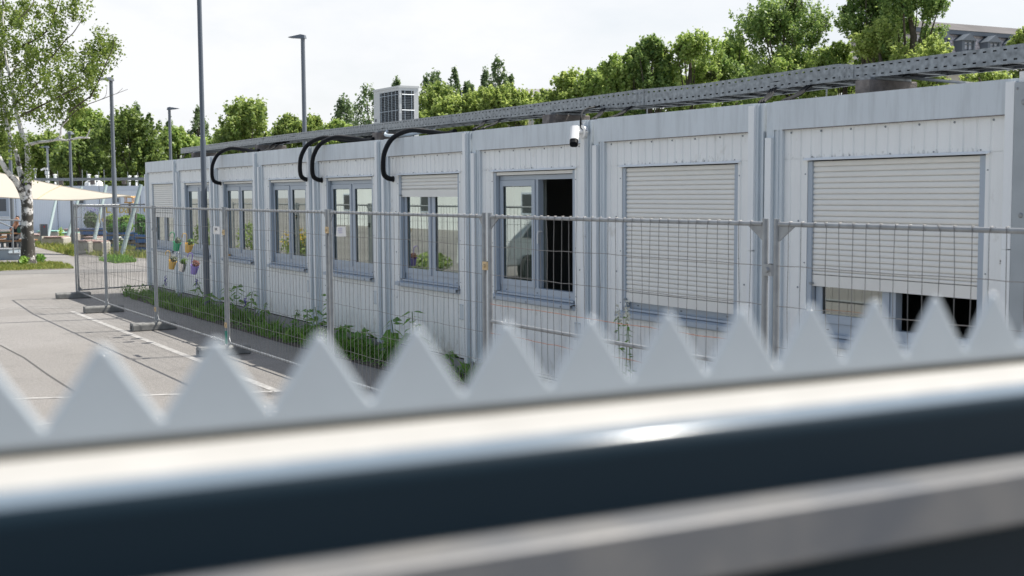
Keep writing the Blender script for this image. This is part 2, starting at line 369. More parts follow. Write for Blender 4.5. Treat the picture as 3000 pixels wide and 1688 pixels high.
def container(j, shutter, label, opened=False, curtain=False, utility=True):
    t = thing('office_container', label, 'container', (-W * (j + 1), 0, 0), 0, 'office containers standing in a row')
    wd = W - 0.03
    # closed shell with a real room behind the window
    sh = MB()
    sh.box(0.0, wd, 6.02, 6.05, ZB, ZT - 0.03); sh.box(0.0, 0.03, 0.055, 6.02, ZB, ZT - 0.03); sh.box(wd - 0.03, wd, 0.055, 6.02, ZB, ZT - 0.03)
    obj('shell', sh, M['panel'], t)
    obj('roof', MB().box(0.0, wd, 0.055, 6.05, ZT - 0.029, ZT - 0.004), M['plate'], t)
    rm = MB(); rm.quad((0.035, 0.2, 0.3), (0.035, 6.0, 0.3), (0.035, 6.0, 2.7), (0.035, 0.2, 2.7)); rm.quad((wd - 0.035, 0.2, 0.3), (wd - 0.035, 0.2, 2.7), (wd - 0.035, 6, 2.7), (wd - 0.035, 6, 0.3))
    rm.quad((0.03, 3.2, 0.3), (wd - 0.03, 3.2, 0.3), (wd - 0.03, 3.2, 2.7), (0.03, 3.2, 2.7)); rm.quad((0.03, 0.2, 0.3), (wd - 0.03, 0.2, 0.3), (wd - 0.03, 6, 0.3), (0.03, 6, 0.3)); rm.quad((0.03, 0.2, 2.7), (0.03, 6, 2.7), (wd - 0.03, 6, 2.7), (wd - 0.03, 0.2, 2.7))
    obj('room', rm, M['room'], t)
    obj('base_rail', MB().box(0.0, wd, 0.012, 0.05, 0.004, ZB - 0.02).box(0.0, wd, 0.05, 6.0, 0.004, ZB - 0.02), M['plinth'], t)
    # frame
    obj('roof_beam', MB().box(0.087, 2.343, 0.0, 0.052, 2.66, ZT).box(0.0, 0.087, 0.016, 0.052, 2.72, ZT - 0.004), M['beam'], t)
    obj('dark_seam', MB().box(0.2, 2.28, -0.0022, 0.012, 2.6535, 2.6592), M['cdark'], t)  # thin dark brown strip along the lower edge of the beam
    pl = MB(); pl.box(0.128, 0.195, 0.0025, 0.10, ZB, 2.66); pl.box(0.152, 0.158, -0.004, 0.0025, ZB, 2.658); pl.box(0.087, 0.128, 0.022, 0.10, ZB, 2.66); pl.box(0.0, 0.087, 0.014, 0.10, 0.03, 2.72)
    obj('corner_post', pl, M['frame'], t)
    pr = MB(); pr.box(2.345, 2.372, 0.004, 0.10, 0.03, ZT - 0.002); pr.box(2.372, 2.412, 0.026, 0.10, 0.03, ZT - 0.003); pr.box(2.412, wd, 0.008, 0.10, 0.03, ZT - 0.006)
    obj('corner_post', pr, M['frame'], t)
    obj('cover_strip', MB().box(0.014, 0.084, -0.016, 0.0137, ZB, 2.63 if j != -1 else 2.60), M['strip'], t)
    zc = 1.72 + 0.05 * ((j * 7) % 3 - 1)
    obj('cover_strip', MB().box(2.277, 2.3448, -0.02, 0.029, ZB - 0.04, zc).box(2.277, 2.3448, -0.02, 0.029, zc + 0.007, ZT - 0.02), M['strip'], t)
    # wall panel around the opening
    wp = MB(); off = 0.05
    ribbed(wp, 0.195, 2.277, 2.424, 2.66, 0.03, off)
    ribbed(wp, 0.195, 2.277, ZB, 0.985, 0.03, off)
    ribbed(wp, 0.195, XL, 0.985, 2.42, 0.03, off); ribbed(wp, XR, 2.277, 0.985, 2.42, 0.03, off)
    wp.quad((0.195, 0.034, 2.42), (2.277, 0.034, 2.42), (2.277, 0.034, 2.424), (0.195, 0.034, 2.424))
    # reveal
    wp.quad((XL, 0.03, 0.985), (XL, 0.30, 0.985), (XL, 0.30, ZW1), (XL, 0.03, ZW1)); wp.quad((XR, 0.03, 0.985), (XR, 0.03, ZW1), (XR, 0.30, ZW1), (XR, 0.30, 0.985))
    wp.quad((XL, 0.03, ZW1), (XL, 0.30, ZW1), (XR, 0.30, ZW1), (XR, 0.03, ZW1))
    wp.quad((0.19, 0.045, ZB - 0.001), (2.30, 0.045, ZB - 0.001), (2.30, 0.045, ZB + 0.02), (0.19, 0.045, ZB + 0.02))
    obj('bottom_gap', MB().box(0.15, 2.3, 0.046, 0.05, ZB - 0.02, ZB), M['dark'], t)
    sc = wp; nf = len(wp.f)
    rnd = random.Random(j + 50)
    for i in range(7): screw(sc, 0.28 + i * 0.315 + rnd.uniform(-.015, .015), 0.03, 2.632)
    for z in (1.93, 1.4, 0.8):
        screw(sc, 0.36, 0.03, z); screw(sc, 2.19, 0.03, z - 0.02)
    for z in (2.3, 1.6, 1.1): screw(sc, XL - 0.02, 0.03, z, 0.006); screw(sc, XR + 0.02, 0.03, z, 0.006)
    for i in range(5): screw(sc, XL + 0.05 + i * 0.39, 0.03, 2.435, 0.006)
    wo = obj('wall_panel', wp, M['panel'], t); wo.data.materials.append(M['plate'])
    for p_ in wo.data.polygons[nf:]: p_.material_index = 1
    # flashing over the opening
    fl = MB(); fl.prism([(0.03, 2.424), (0.028, 2.426), (0.012, 2.414), (-0.004, 2.409), (-0.004, 2.406), (0.03, 2.412)], XL - 0.035, XR + 0.035)
    obj('drip_flashing', fl, M['strip'], t)
    # guide rails
    for x0 in (XL + 0.003, XR - 0.048):
        obj('guide_rail', MB().box(x0, x0 + 0.045, 0.036, 0.085, 1.06, ZW1 - 0.012), M['wframe'], t)
    # window
    y0, y1 = 0.095, 0.165; a, b = XL + 0.004, XR - 0.004; c = (a + b) / 2
    wf = MB(); wf.box(a, a + 0.05, y0, y1, 1.02, 2.36); wf.box(b - 0.05, b, y0, y1, 1.02, 2.36); wf.box(a + 0.05, b - 0.05, y0, y1, 2.31, 2.36)
    wf.box(a + 0.05, b - 0.05, y0, y1, 1.045, 1.13); wf.box(c - 0.025, c + 0.025, y0, y1 - 0.002, 1.13, 2.31)
    wf.box(XL + 0.048, XR - 0.048, 0.04, 0.094, 1.03, 1.05)
    win = obj('window', wf, M['wframe'], t)
    obj('drain_slots', MB().box(a + .16, a + .185, y0 - .0015, y0 + .002, 1.075, 1.083).box(c - .01, c + .015, y0 - .0015, y0 + .002, 1.075, 1.083).box(b - .2, b - .175, y0 - .0015, y0 + .002, 1.075, 1.083), M['dark'], win)
    for i, (s0, s1) in enumerate(((a + 0.05, c - 0.025), (c + 0.025, b - 0.05))):
        if opened and i == 1:
            # leaf swung into the room about its right edge
            os_ = sash(win, 0, s1 - s0, 1.14, 2.30, 0, 0.06, name='open_sash')
            os_.location = (s1 - 0.005, y1 + 0.01, 0); os_.rotation_euler = (0, 0, R(108))
            pn = obj('pane', MB().box(0.065, s1 - s0 - 0.065, 0.028, 0.034, 1.205, 2.235), M['glass'], win)
            pn.location = os_.location; pn.rotation_euler = os_.rotation_euler
            obj('handle', MB().tube([(s0 + 0.03, y0 + 0.03, 1.75), (s0 + 0.03, y0 - 0.02, 1.75), (s0 + 0.035, y0 - 0.03, 1.72), (s0 + 0.035, y0 - 0.03, 1.62)], 0.009, 6), M['white'], win, True)
            continue
        s0 += 0.003; s1 -= 0.003
        sash(win, s0, s1, 1.133, 2.307, y0 - 0.012, y1 - 0.02)
        obj('gasket', MB().box(s0 + 0.065, s0 + 0.071, y0 + 0.001, y0 + 0.007, 1.198, 2.242).box(s1 - 0.071, s1 - 0.065, y0 + 0.001, y0 + 0.007, 1.198, 2.242).box(s0 + 0.071, s1 - 0.071, y0 + 0.001, y0 + 0.007, 2.236, 2.242), M['gasket'], win)
        obj('pane', MB().quad((s0 + 0.066, y0 + 0.008, 1.198), (s1 - 0.066, y0 + 0.008, 1.198), (s1 - 0.066, y0 + 0.008, 2.242), (s0 + 0.066, y0 + 0.008, 2.242)), M['glass'], win)
    # sill
    sl = MB(); sl.prism([(0.09, 1.029), (-0.035, 1.012), (-0.037, 0.972), (-0.034, 0.972), (-0.032, 1.008), (0.09, 1.024)], XL - 0.03, XR + 0.005)
    sl.box(XL - 0.005, XR, 0.0, 0.0295, 0.955, 1.0)
    s2_ = obj('window_sill', sl, M['wframe'], t)
    sb = MB()
    for i in range(3): screw(sb, XL + 0.12 + i * 0.68, -0.037, 0.988, 0.010)
    obj('sill_bolts', sb, M['plate'], s2_, True)
    if curtain:
        cu = MB(); n = 60; cw = b - 0.06 - (a + 0.06)
        lo, hi = curtain
        pts = [(a + 0.06 + cw * (lo + (hi - lo) * i / n), 0.26 + 0.018 * math.sin(i * 1.25) + 0.008 * math.sin(i * 0.5)) for i in range(n + 1)]
        for (xa, ya), (xb, yb) in zip(pts, pts[1:]): cu.quad((xa, ya, 1.1), (xb, yb, 1.1), (xb, yb, 2.38), (xa, ya, 2.38))
        obj('curtain', cu, M['curtain'], t, True)
    # roller shutter
    if shutter is None:
        obj('shutter_box', MB().box(XL + 0.048, XR - 0.048, 0.045, 0.088, 2.365, ZW1 - 0.012), M['shutter'], t)
    else:
        sm = slat_curtain((XL + 0.046, XR - 0.046), shutter, ZW1 - 0.012, 0.055)
        rs = obj('roller_shutter', sm, M['shutter'], t, True)
        obj('bottom_bar', MB().box(XL + 0.05, XR - 0.05, 0.046, 0.070, shutter, shutter + 0.088), M['shutter'], rs)
        obj('stopper', MB().tube([(XL + 0.06, 0.046, shutter + 0.02), (XL + 0.06, 0.012, shutter + 0.02)], 0.011, 8), M['plate'], rs, True)
    if utility:
        ub = MB().box(2.12, 2.215, 0.012, 0.0296, 0.655, 0.84)
        u = obj('cover_plate', ub, M['frame'], t)
        us = MB()
        for x in (2.13, 2.205):
            for z in (0.665, 0.83): screw(us, x, 0.012, z, 0.005)
        obj('plate_screws', us, M['plate'], u, True)
    return t
cs = {}
cs[-1] = container(-1, 1.42, 'nearest container with wide shutter left a third open above black room', opened=True, utility=False)
cs[0] = container(0, 1.115, 'container whose roller shutter is almost fully closed', utility=True)
cs[1] = container(1, None, 'container with dark open right window and camera at its corner', opened=True, curtain=(0.0, 0.47))
cs[2] = container(2, 2.125, 'container with shutter lowered over only the top of its window', curtain=(0.0, 1.0))
cs[3] = container(3, None, 'container under the air conditioner with uncovered double window', curtain=(0.15, 1.0))
cs[4] = container(4, None, 'container whose uncovered window stands behind the yellow flower reflection', curtain=(0.35, 1.0))
cs[5] = container(5, None, 'container with small wood wedge under its left window sash', curtain=(0.5, 0.9))
cs[6] = container(6, None, 'container half hidden behind the tall lamp post', curtain=(0.2, 0.7))
cs[7] = container(7, 1.70, 'farthest container at the row end with shutter two thirds down', curtain=(0.0, 0.6))
# wood wedge lying in window of container 5
wz = tag(obj('wood_wedge', MB().box(-14.76 + 0.50, -14.76 + 0.66, 0.045, 0.085, 1.052, 1.085), M['woodl']), 'small light wood block lying on a window ledge', 'wood block')
# near corner plate, part of nearest container
pm = MB().box(2.352, 2.80, -0.026, -0.0005, 0.02, 2.86); cp = obj('corner_plate', pm, mat('grey corner plate', (.37, .405, .425), .45, var=.07, vscale=5, streak=.06), cs[-1])
sc = MB()
for z in (2.73, 1.05, 2.0): screw(sc, 2.42, -0.026, z, 0.02)
for z in (2.82, 0.93): screw(sc, 2.372, -0.026, z, 0.009)
obj('bolts', sc, M['galv'], cp, True)
obj('corner_cap', MB().box(2.365, 2.80, 0.0, 0.06, 2.862, 2.93), M['white'], cs[-1])
# maker's sticker on nearest container (own small thing)
st = thing('sticker', 'small white printed sticker on wall near the right edge', 'sticker', (2.262, 0.0285, 1.685))
obj('sheet', MB().box(-0.037, 0.037, 0.0, 0.0012, -0.02, 0.02), M['paper'], st)
pk = MB()
for i, (xa, xb, za, zb) in enumerate(((-.03, -.02, .0, .012), (-.024, -.012, .001, .005), (-.012, 0.002, .0, .002), (.014, .032, .003, .0045), (.014, .032, .0165, .018), (.014, .0155, .0045, .0165), (.0305, .032, .0045, .0165), (.0215, .0245, .006, .0105), (.0215, .0245, .012, .0145))):
    pk.box(xa, xb, -.0008, -.0001, za, zb)
for i in range(6): pk.box(-.031 + i * .0105, -.023 + i * .0105, -.0008, -.0001, -.011, -.006)
obj('print', pk, M['ink'], st)
st.rotation_euler = (0, R(2), 0)
# ------------------------------------------------------------------ cable tray on the roof
TY = 0.5
def trz(px, py): p = atY(px, py, TY); return p.x, p.z
top = [trz(*q) for q in ((529, 434.6), (831, 394), (1335, 334), (1700, 286), (1866, 263), (2050, 246), (2457, 187), (2511, 190.5), (3000, 127))]
bot = [trz(*q) for q in ((530, 450), (835, 413), (1335, 361), (1700, 322), (1866, 311), (2050, 291), (2457, 240), (2511, 230.5), (3000, 182))]
bot[6] = trz(2457, 237)
top.append((top[-1][0] + 0.6, top[-1][1] + 0.0)); bot.append((bot[-1][0] + 0.6, bot[-1][1]))
def interp(tab, x):
    for (xa, za), (xb, zb) in zip(tab, tab[1:]):
        if x <= xb or (xb, zb) == tab[-1]: return za + (zb - za) * (x - xa) / (xb - xa)
tray = thing('cable_tray', 'long galvanised perforated cable tray resting on blocks along the roofs', 'cable tray', (0, 0, 0))
x0, x1 = top[0][0], top[-1][0]
def rail(y, slots=True, lip=0.02):
    mb = MB(); pit = 0.085; n = int((x1 - x0) / pit)
    for i in range(n):
        xa = x0 + i * pit; xb = xa + 0.056; xc = xa + pit
        def col(xs, xe, hole):
            rows = (0, .17, .255, .745, .83, 1.0)
            for k in range(5):
                if hole and k in (1, 3): continue
                q = []
                for xx, kk in ((xs, k), (xe, k), (xe, k + 1), (xs, k + 1)):
                    zb, zt = interp(bot, xx), interp(top, xx); q.append((xx, y, zb + (zt - zb) * rows[kk]))
                mb.quad(*q)
        col(xa, xb, False); col(xb, xc, slots)
        for zz, dz in ((top, 0), (bot, 0)):
            za, zc = interp(zz, xa), interp(zz, xc); s = 1 if y < TY + .2 else -1
            mb.quad((xa, y, za), (xc, y, zc), (xc, y + s * lip, zc + .001), (xa, y + s * lip, za + .001))
    return mb
obj('side_rail', rail(TY), M['galvp'], tray); obj('side_rail', rail(TY + 0.42, False), M['galvp'], tray)
x = x0 + 0.1
while x < x1:
    zb = interp(bot, x); obj('rung', MB().box(x, x + 0.05, TY + 0.001, TY + 0.419, zb + 0.004, zb + 0.02), M['galvp'], tray); x += 0.30
for px in (1318, 1880, 2490):
    xc = trz(px, 250 if px > 1500 else 340)[0]
    mb = MB(); bl = MB()
    for a, b in ((-0.13, 0), (0, 0.04)):
        za, zb, zc, zd = interp(bot, xc + a), interp(bot, xc + b), interp(top, xc + b), interp(top, xc + a)
        mb.quad((xc + a, TY - .004, za + .002), (xc + b, TY - .004, zb + .002), (xc + b, TY - .004, zc - .001), (xc + a, TY - .004, zd - .001))
    for a in (-.11, -.06, -.01):
        for f in (.22, .76):
            z = interp(bot, xc + a); zt = interp(top, xc + a); screw(bl, xc + a, TY - .004, z + (zt - z) * f, .008)
    sp = obj('splice_plate', mb, M['galvp'], tray); obj('splice_bolts', bl, M['galv'], sp, True)
# bundles lying in the tray
cb = MB()
for k in range(15):
    rnd = random.Random(k); yy = TY + 0.035 + (k // 3) * 0.08
    cb.tube([(x0 + 0.2 + i * 0.5, yy + rnd.uniform(-.015, .015), interp(bot, x0 + .2 + i * .5) + 0.035 + .028 * (k % 3) + rnd.uniform(-.004, .005)) for i in range(int((x1 - x0 - .2) / .5))], 0.024, 6)
tag(obj('tray_cables', cb, M['black'], None, True), 'black cables lying along inside the perforated tray', 'cables')
# blocks under the tray
for i, (px, py, lab) in enumerate(((2504, 278, 'moss stained concrete block under tray at nearest container'), (1588, 350, 'concrete block under tray above the white camera'), (1090, 400, 'concrete block under tray below the air conditioner'), (745, 425, 'concrete block under tray between first and second hoses'), (560, 452, 'concrete block under the far end of tray'))):
    x = atY(px, py, TY - 0.08).x
    zb = interp(bot, x + .1)
    bk = MB(); bk.box(x, x + 0.15, TY - 0.08, TY + 0.47, 2.887, zb - 0.022); 
    t = tag(obj('concrete_block', bk, M['cdark']), lab, 'concrete block', 'concrete blocks under the cable tray')
    bv = t.modifiers.new('bevel', 'BEVEL'); bv.width = 0.008; bv.segments = 2
    obj('shim', MB().box(x + .02, x + .13, TY - .05, TY + .42, zb - .0215, zb - .001), M['galvp'], t)
# ------------------------------------------------------------------ air conditioner
AY = 2.5
a0 = atY(1094.5, 269, AY); a1 = atY(1170, 257, AY)
aw = a1.x - a0.x; az1 = (a0.z + a1.z) / 2; ah = az1 - 2.93
# depth of the side from its far edge px
dd = ray(1226, 300); tt = (a1.x - CAM.x) / dd.x; ady = (CAM.y + tt * dd.y) - AY
ac = thing('air_conditioner', 'white outdoor air conditioner with dark coil grilles standing on the roof', 'air conditioner', (a0.x, AY, 2.93))
b = MB(); wg = aw * 0.24; wp_ = 0.04
b.box(0, wg, 0.0, 0.02, 0, ah); b.box(aw - wp_, aw, 0, 0.02, 0, ah); b.box(wg, aw - wp_, 0, 0.02, 0, 0.05); b.box(wg, aw - wp_, 0, 0.02, ah - 0.05, ah)
b.box(aw - 0.02, aw, 0.02, 0.04, 0, ah); b.box(aw - 0.02, aw, ady * 0.76, ady, 0, ah); b.box(aw - .02, aw, .04, ady * .76, 0, .05); b.box(aw - .02, aw, .04, ady * .76, ah - .05, ah)
b.box(0, aw - .02, ady - 0.02, ady, 0, ah); b.box(0, 0.02, 0.02, ady - 0.02, 0, ah)
obj('casing', b, M['offw'], ac)
obj('lid', MB().box(-0.012, aw + 0.012, -0.012, ady + 0.012, ah, ah + 0.035), M['offw'], ac)
f = MB()
k = 0
while 0.05 + k * 0.03 < ah - 0.06:
    z = 0.05 + k * 0.03
    f.prism([(0.035, z), (0.014, z + .008), (0.014, z + .016), (0.035, z + 0.03)], wg, aw - wp_); k += 1
k = 0
while 0.05 + k * 0.03 < ah - 0.06:
    z = 0.05 + k * 0.03
    f.add([(aw - .014, 0.04, z + .008), (aw - .014, ady * .76, z + .008), (aw - .014, ady * .76, z + .018), (aw - .014, 0.04, z + .018), (aw - .04, 0.04, z - .004), (aw - .04, ady * .76, z - .004), (aw - .04, ady * .76, z + .03), (aw - .04, 0.04, z + .03)], [(0, 1, 2, 3), (0, 4, 5, 1), (3, 2, 6, 7)]); k += 1
obj('coil_fins', f, M['grille'], ac)
gw = MB()
for i in range(5):
    x = wg + (aw - wp_ - wg) * (i + .55) / 5.3; gw.tube([(x, -0.008, 0.05), (x, -0.008, ah - .04)], 0.004, 5)
for i in range(4):
    z = 0.16 + (ah - 0.28) * i / 3; gw.tube([(wg, -0.014, z), (aw - wp_, -0.014, z)], 0.004, 5)
for i in range(2):
    y = .04 + (ady * .76 - .04) * (0.25 + .55 * i); gw.tube([(aw + .008, y, .05), (aw + .008, y, ah - .04)], .005, 5)
for i in range(4):
    z = 0.16 + (ah - 0.28) * i / 3; gw.tube([(aw + .014, 0.04, z), (aw + .014, ady * .76, z)], .0075, 5)
obj('wire_guard', gw, M['frame'], ac, True)
obj('handle_recess', MB().box(0.03, 0.12, -0.002, 0.001, ah * .5, ah * .5 + .05), M['grille'], ac)
obj('feet', MB().box(.08, .14, .02, ady - .02, -.036, -.001).box(aw - .14, aw - .08, .02, ady - .02, -.036, -.001), M['galv'], ac)
ap = MB()
for k in range(3):
    ap.tube([(a0.x + .01, AY + .10 + .06 * k, 2.93 + ah * (.42 - .06 * k)), (a0.x - .25, AY + .05 + .04 * k, 2.93 + ah * (.36 - .05 * k)), (a0.x - .5, AY - .1, 3.05 + .1 * k), (a0.x - .62, AY - .3, 2.93)], 0.035 - 0.012 * (k > 0), 8)
tag(obj('refrigerant_pipes', ap, M['black'], None, True), 'black insulated pipes leaving the back of air conditioner', 'pipes')

# ------------------------------------------------------------------ corrugated hoses
def smooth(pts, n):
    pts = [Vector(p) for p in pts]; outp = []
    P = [pts[0] * 2 - pts[1]] + pts + [pts[-1] * 2 - pts[-2]]
    for i in range(1, len(P) - 2):
        for k in range(n):
            t = k / n; p0, p1, p2, p3 = P[i - 1], P[i], P[i + 1], P[i + 2]
            outp.append(0.5 * ((2 * p1) + (p2 - p0) * t + (2 * p0 - 5 * p1 + 4 * p2 - p3) * t * t + (3 * p1 - p0 - 3 * p2 + p3) * t ** 3))
    outp.append(pts[-1]); return outp
def resample(pts, step):
    res = [pts[0]]; acc = 0
    for a, b in zip(pts, pts[1:]):
        d = (b - a).length; pos = step - acc
        while pos <= d: res.append(a + (b - a) * (pos / d)); pos += step
        acc = (acc + d) % step
    return res
HR = 0.034
for xe, ze, sgn, lab in ((-14.40, 2.38, 1, 'black corrugated hose beside the tall lamp post entering the wall'), (-10.04, 2.387, 1, 'left of the two black corrugated hoses side by side'), (-9.55, 2.376, 1, 'right of the two black corrugated hoses side by side'), (-7.09, 2.36, 1, 'nearest black corrugated hose, below the air conditioner')):
    path = [(xe, 0.036, ze), (xe + .02, -.05, ze + .01), (xe + .06, -.13, ze + .06), (xe + .11, -.165, ze + .19), (xe + .14, -.15, ze + .36), (xe + .2, -.06, ze + .53), (xe + .33, .12, ze + .625), (xe + .55, .3, ze + .60), (xe + .85, .38, ze + .56), (xe + 1.05, .40, 2.945)]
    pts = resample(smooth(path, 12), 0.0065)
    mb = MB(); mb.tube(pts, [HR * (1.0 if i % 3 else 0.87) for i in range(len(pts))], 14)
    h = tag(obj('corrugated_hose', mb, M['hose'], None, True), lab, 'hose', 'black hoses from the tray into the wall')
    obj('wall_seal', MB().tube([(xe, 0.036, ze), (xe, 0.018, ze)], [0.045, 0.039], 16), M['hose'], h, True)
# thin cables from tray into container joints
for prs, lab in (((((1388, 374), (1424, 353)), ((1412, 373), (1470, 348))), 'black cables dropping from tray left of the camera container'), ((((1735, 346), (1768, 318)), ((1778, 345), (1850, 312))), 'black cables dropping from tray to the roof beside the camera'), ((((2226, 296), (2266, 258)), ((2290, 294), (2372, 250))), 'black cables dropping from tray between the two nearest containers'), ((((760, 444), (800, 424)), ((772, 443), (820, 421))), 'thin black cables under tray between lamp post and hoses'), ((((1150, 405), (1185, 380)),), 'thin black cables under tray by nearest hose'), ((((524, 466), (545, 450)),), 'black cable under the far tray end')):
    mb = MB()
    for (pa_, pb_) in prs:
        A_ = atY(pa_[0], pa_[1] + 4, .08); B_ = atY(pb_[0], pb_[1], TY + .05)
        for k in range(3):
            o = Vector((.03 * k, .0, .004 * k)); mid = A_.lerp(B_, .45) + Vector((0, 0, -.015))
            mb.tube(smooth([A_ + o + Vector((-.03, 0, -.05)), A_ + o, mid + o, B_ + o, B_ + o + Vector((.15, .1, .03))], 6), .013, 6)
    tag(obj('cable_bundle', mb, M['black'], None, True), lab, 'cables', 'cable bundles under the tray')
mb = MB()
for k in range(5):
    mb.tube(smooth([(2.43 + .03 * k, .05, 2.9), (2.40 + .03 * k, .12, 3.02), (2.36 + .02 * k, .3, 3.14), (2.5, .52, 3.1 + .02 * k), (2.75, .6, 3.08)], 6), .016, 6)
tag(obj('cable_bundle', mb, M['black'], None, True), 'black cables looping down at the near right end of tray', 'cables', 'cable bundles under the tray')
mb = MB()
for px, py in ((1150, 392),):
    p = atY(1180, 392, .6); mb.tube(smooth([(p.x - .3, .5, 3.05), (p.x, .35, 2.98), (p.x + .5, .4, 2.96), (p.x + .9, .6, 3.02), (p.x + .6, .75, 3.05)], 8), .022, 8)
tag(obj('grey_conduit', mb, M['frame'], None, True), 'grey conduit looping on roof behind the nearest hose', 'conduit')
mb = MB(); p = atY(2640, 226, .8); q = atY(2790, 262, .02)
mb.tube([p, (q.x, .25, 2.905), (q.x + .05, .08, 2.90)], .012, 6)
tag(obj('bonding_rod', mb, M['galv'], None, True), 'thin metal rod slanting from the tray to the near roof', 'rod')
for px, lab in ((2420, 'thin white upright rod on roof left of nearest block'), (1895, 'thin slanted wire under tray over half shut container'), (1558, 'thin upright rod on roof left of camera block')):
    p = atY(px, 300, 1.2); tag(obj('roof_rod', MB().tube([(p.x, 1.2, 2.88), (p.x + .01, 1.2, 3.25)], .007, 6), M['galv'], None, True), lab, 'rod')

# ------------------------------------------------------------------ security camera
sc_ = thing('security_camera', 'white bullet security camera mounted on the roof beam', 'camera', (-2.60, 0, 2.77))
sc_.rotation_euler = (0, 0, 0)
mb = MB(); mb.tube([(0, 0.0, 0), (0, -.035, 0)], .068, 24); obj('mount', mb, M['white'], sc_, True)
obj('cable_gland', MB().tube([(.068, -.02, .0), (.088, -.02, .0)], .012, 8), M['white'], sc_, True)
obj('joint', MB().tube(smooth([(0, -.035, 0), (-.005, -.07, 0.0), (-.02, -.10, -.005)], 5), .026, 12), M['white'], sc_, True)
def rbox(mb, w, h, l, n=5, r=.02):
    prof = []
    for cx, cz, a0_ in ((w / 2 - r, h / 2 - r, 0), (-w / 2 + r, h / 2 - r, 90), (-w / 2 + r, -h / 2 + r, 180), (w / 2 - r, -h / 2 + r, 270)):
        for k in range(n + 1):
            a = R(a0_ + 90 * k / n); prof.append((cx + r * math.cos(a), cz + r * math.sin(a)))
    return mb.extr_xz(prof, -l, 0)
bd = obj('camera_body', rbox(MB(), .088, .088, .165, r=.03), M['white'], sc_, True)
bd.location = (-.02, -.10, .035); bd.rotation_euler = (R(52), 0, R(50))
ln = obj('lens_cover', rbox(MB(), .08, .08, .045, r=.028), M['black'], sc_, True)
ln.rotation_euler = bd.rotation_euler
dv = bd.rotation_euler.to_matrix() @ Vector((0, -.165, 0)); ln.location = Vector(bd.location) + dv
cbm = MB(); cbm.tube(smooth([(-2.515, -.02, 2.77), atY(1703, 375, -.03), atY(1702, 345, -.03), atY(1707, 328, .1), atY(1722, 318, .3), atY(1760, 312, .52)], 6), .010, 6)
tag(obj('camera_cable', cbm, M['black'], None, True), 'black cable running from the camera up to the tray', 'cable')

# ------------------------------------------------------------------ construction fence
FY = -1.79
def fence_panel(A, B, label, gusset=False, midrail=None, rust=(), seed=0):
    A = Vector(A); B = Vector(B); d = B - A; Ln = d.length; rz = math.atan2(d.y, d.x)
    t = thing('mesh_fence', label, 'fence panel', (A.x, A.y, 0), rz, 'mesh fence panels standing in a line')
    fr = MB(); rp = .0195
    for x in (rp, Ln - rp): fr.tube([(x, 0, .07), (x, 0, 2.0)], rp, 12)
    obj('post', MB().tube([(rp, 0, .07), (rp, 0, 2.0)], rp, 12), M['galv'], t, True)
    obj('post', MB().tube([(Ln - rp, 0, .07), (Ln - rp, 0, 2.0)], rp, 12), M['galv'], t, True)
    obj('top_rail', MB().tube([(2 * rp, 0, 1.968), (Ln / 2, 0, 1.966), (Ln - 2 * rp, 0, 1.968)], .0145, 10), M['galv'], t, True)
    obj('bottom_rail', MB().tube([(2 * rp, 0, .165), (Ln - 2 * rp, 0, .165)], .0145, 10), M['galv'], t, True)
    gl = .14 if gusset else .07
    for s, x in ((1, 2 * rp - .002), (-1, Ln - 2 * rp + .002)):
        for z, s2 in ((1.975, -1), (.15, 1)):
            k = gl if s2 < 0 else .07
            pr = [(x, z), (x + s * k, z), (x + s * k * .95, z + s2 * .02), (x + s * .012, z + s2 * (.105 if gusset else .085)), (x, z + s2 * .11)]
            obj('corner_gusset', MB().extr_xz(pr, -.004, .004), M['galv'], t)
    if midrail: obj('middle_rail', MB().tube([(2 * rp, 0, midrail), (Ln - 2 * rp, 0, midrail)], .015, 10), M['galv'], t, True)
    rnd = random.Random(seed); wm = MB(); rm = MB()
    n = max(4, round((Ln - 4 * rp) / .1)); y = -.017
    for i in range(1, n):
        x = 2 * rp + (Ln - 4 * rp) * i / n; dx = rnd.uniform(-.008, .008); pts = []
        for z in (1.985, 1.95, 1.72, 1.475, 1.23, .98, .735, .49, .2, .145):
            dx = dx * .6 + rnd.gauss(0, .0055); pts.append((x + dx, y + rnd.uniform(-.002, .002), z))
        pts = [(pts[0][0], 0.004, 1.9845)] + pts
        wm.tube(pts, .0024, 4, False)
    for i, z in enumerate((1.72, 1.475, 1.23, .98, .735, .49)):
        tg = rm if i in rust else wm; pts = []; dz = 0
        for k in range(n + 1):
            dz = dz * .7 + rnd.gauss(0, .0022); pts.append((2 * rp + (Ln - 4 * rp) * k / n, y + .005, z + dz))
        tg.tube(pts, .0022, 4, False)
    obj('wire_mesh', wm, M['wire'], t)
    if rust: obj('rusty_wire', rm, M['rust'], t)
    return t
xe = [-19.25, -15.68, -12.17, -8.55, -4.93, -1.46, 1.985, 5.5]
ye = [-1.62, FY, FY, FY, FY, FY, FY, FY]
dp = [-.0, -.05, .02, -.03, .0, -.01, .012, 0]
flab = ['farthest mesh fence panel of the row with a yellow tag', 'mesh fence panel with the five flower pots hooked on it'.replace('five flower pots hooked on it', 'second smallest look in the row'), '', '', '', '', '']
flab = ['farthest panel of the main fence line, standing before the far yard', 'fence panel left of the panel that carries the flower pots', 'fence panel carrying the hanging flower pots', 'fence panel between the white square sign and the paper notice', 'fence panel carrying the laminated paper notice', 'fence panel with an extra middle rail and rust red wires', 'nearest fence panel, in front of the widest shutter']
for i in range(7):
    fence_panel((xe[i] + .03, ye[i] + .0), (xe[i + 1] - .03, ye[i + 1]), flab[i], i >= 5, 1.08 if i == 5 else None, (2, 3) if i == 5 else ((3,) if i == 6 else ()), i)
fence_panel((-19.27, -1.58), (-20.35, 1.75), 'fence panel turned toward the building end, square to the row', False, None, (), 20)
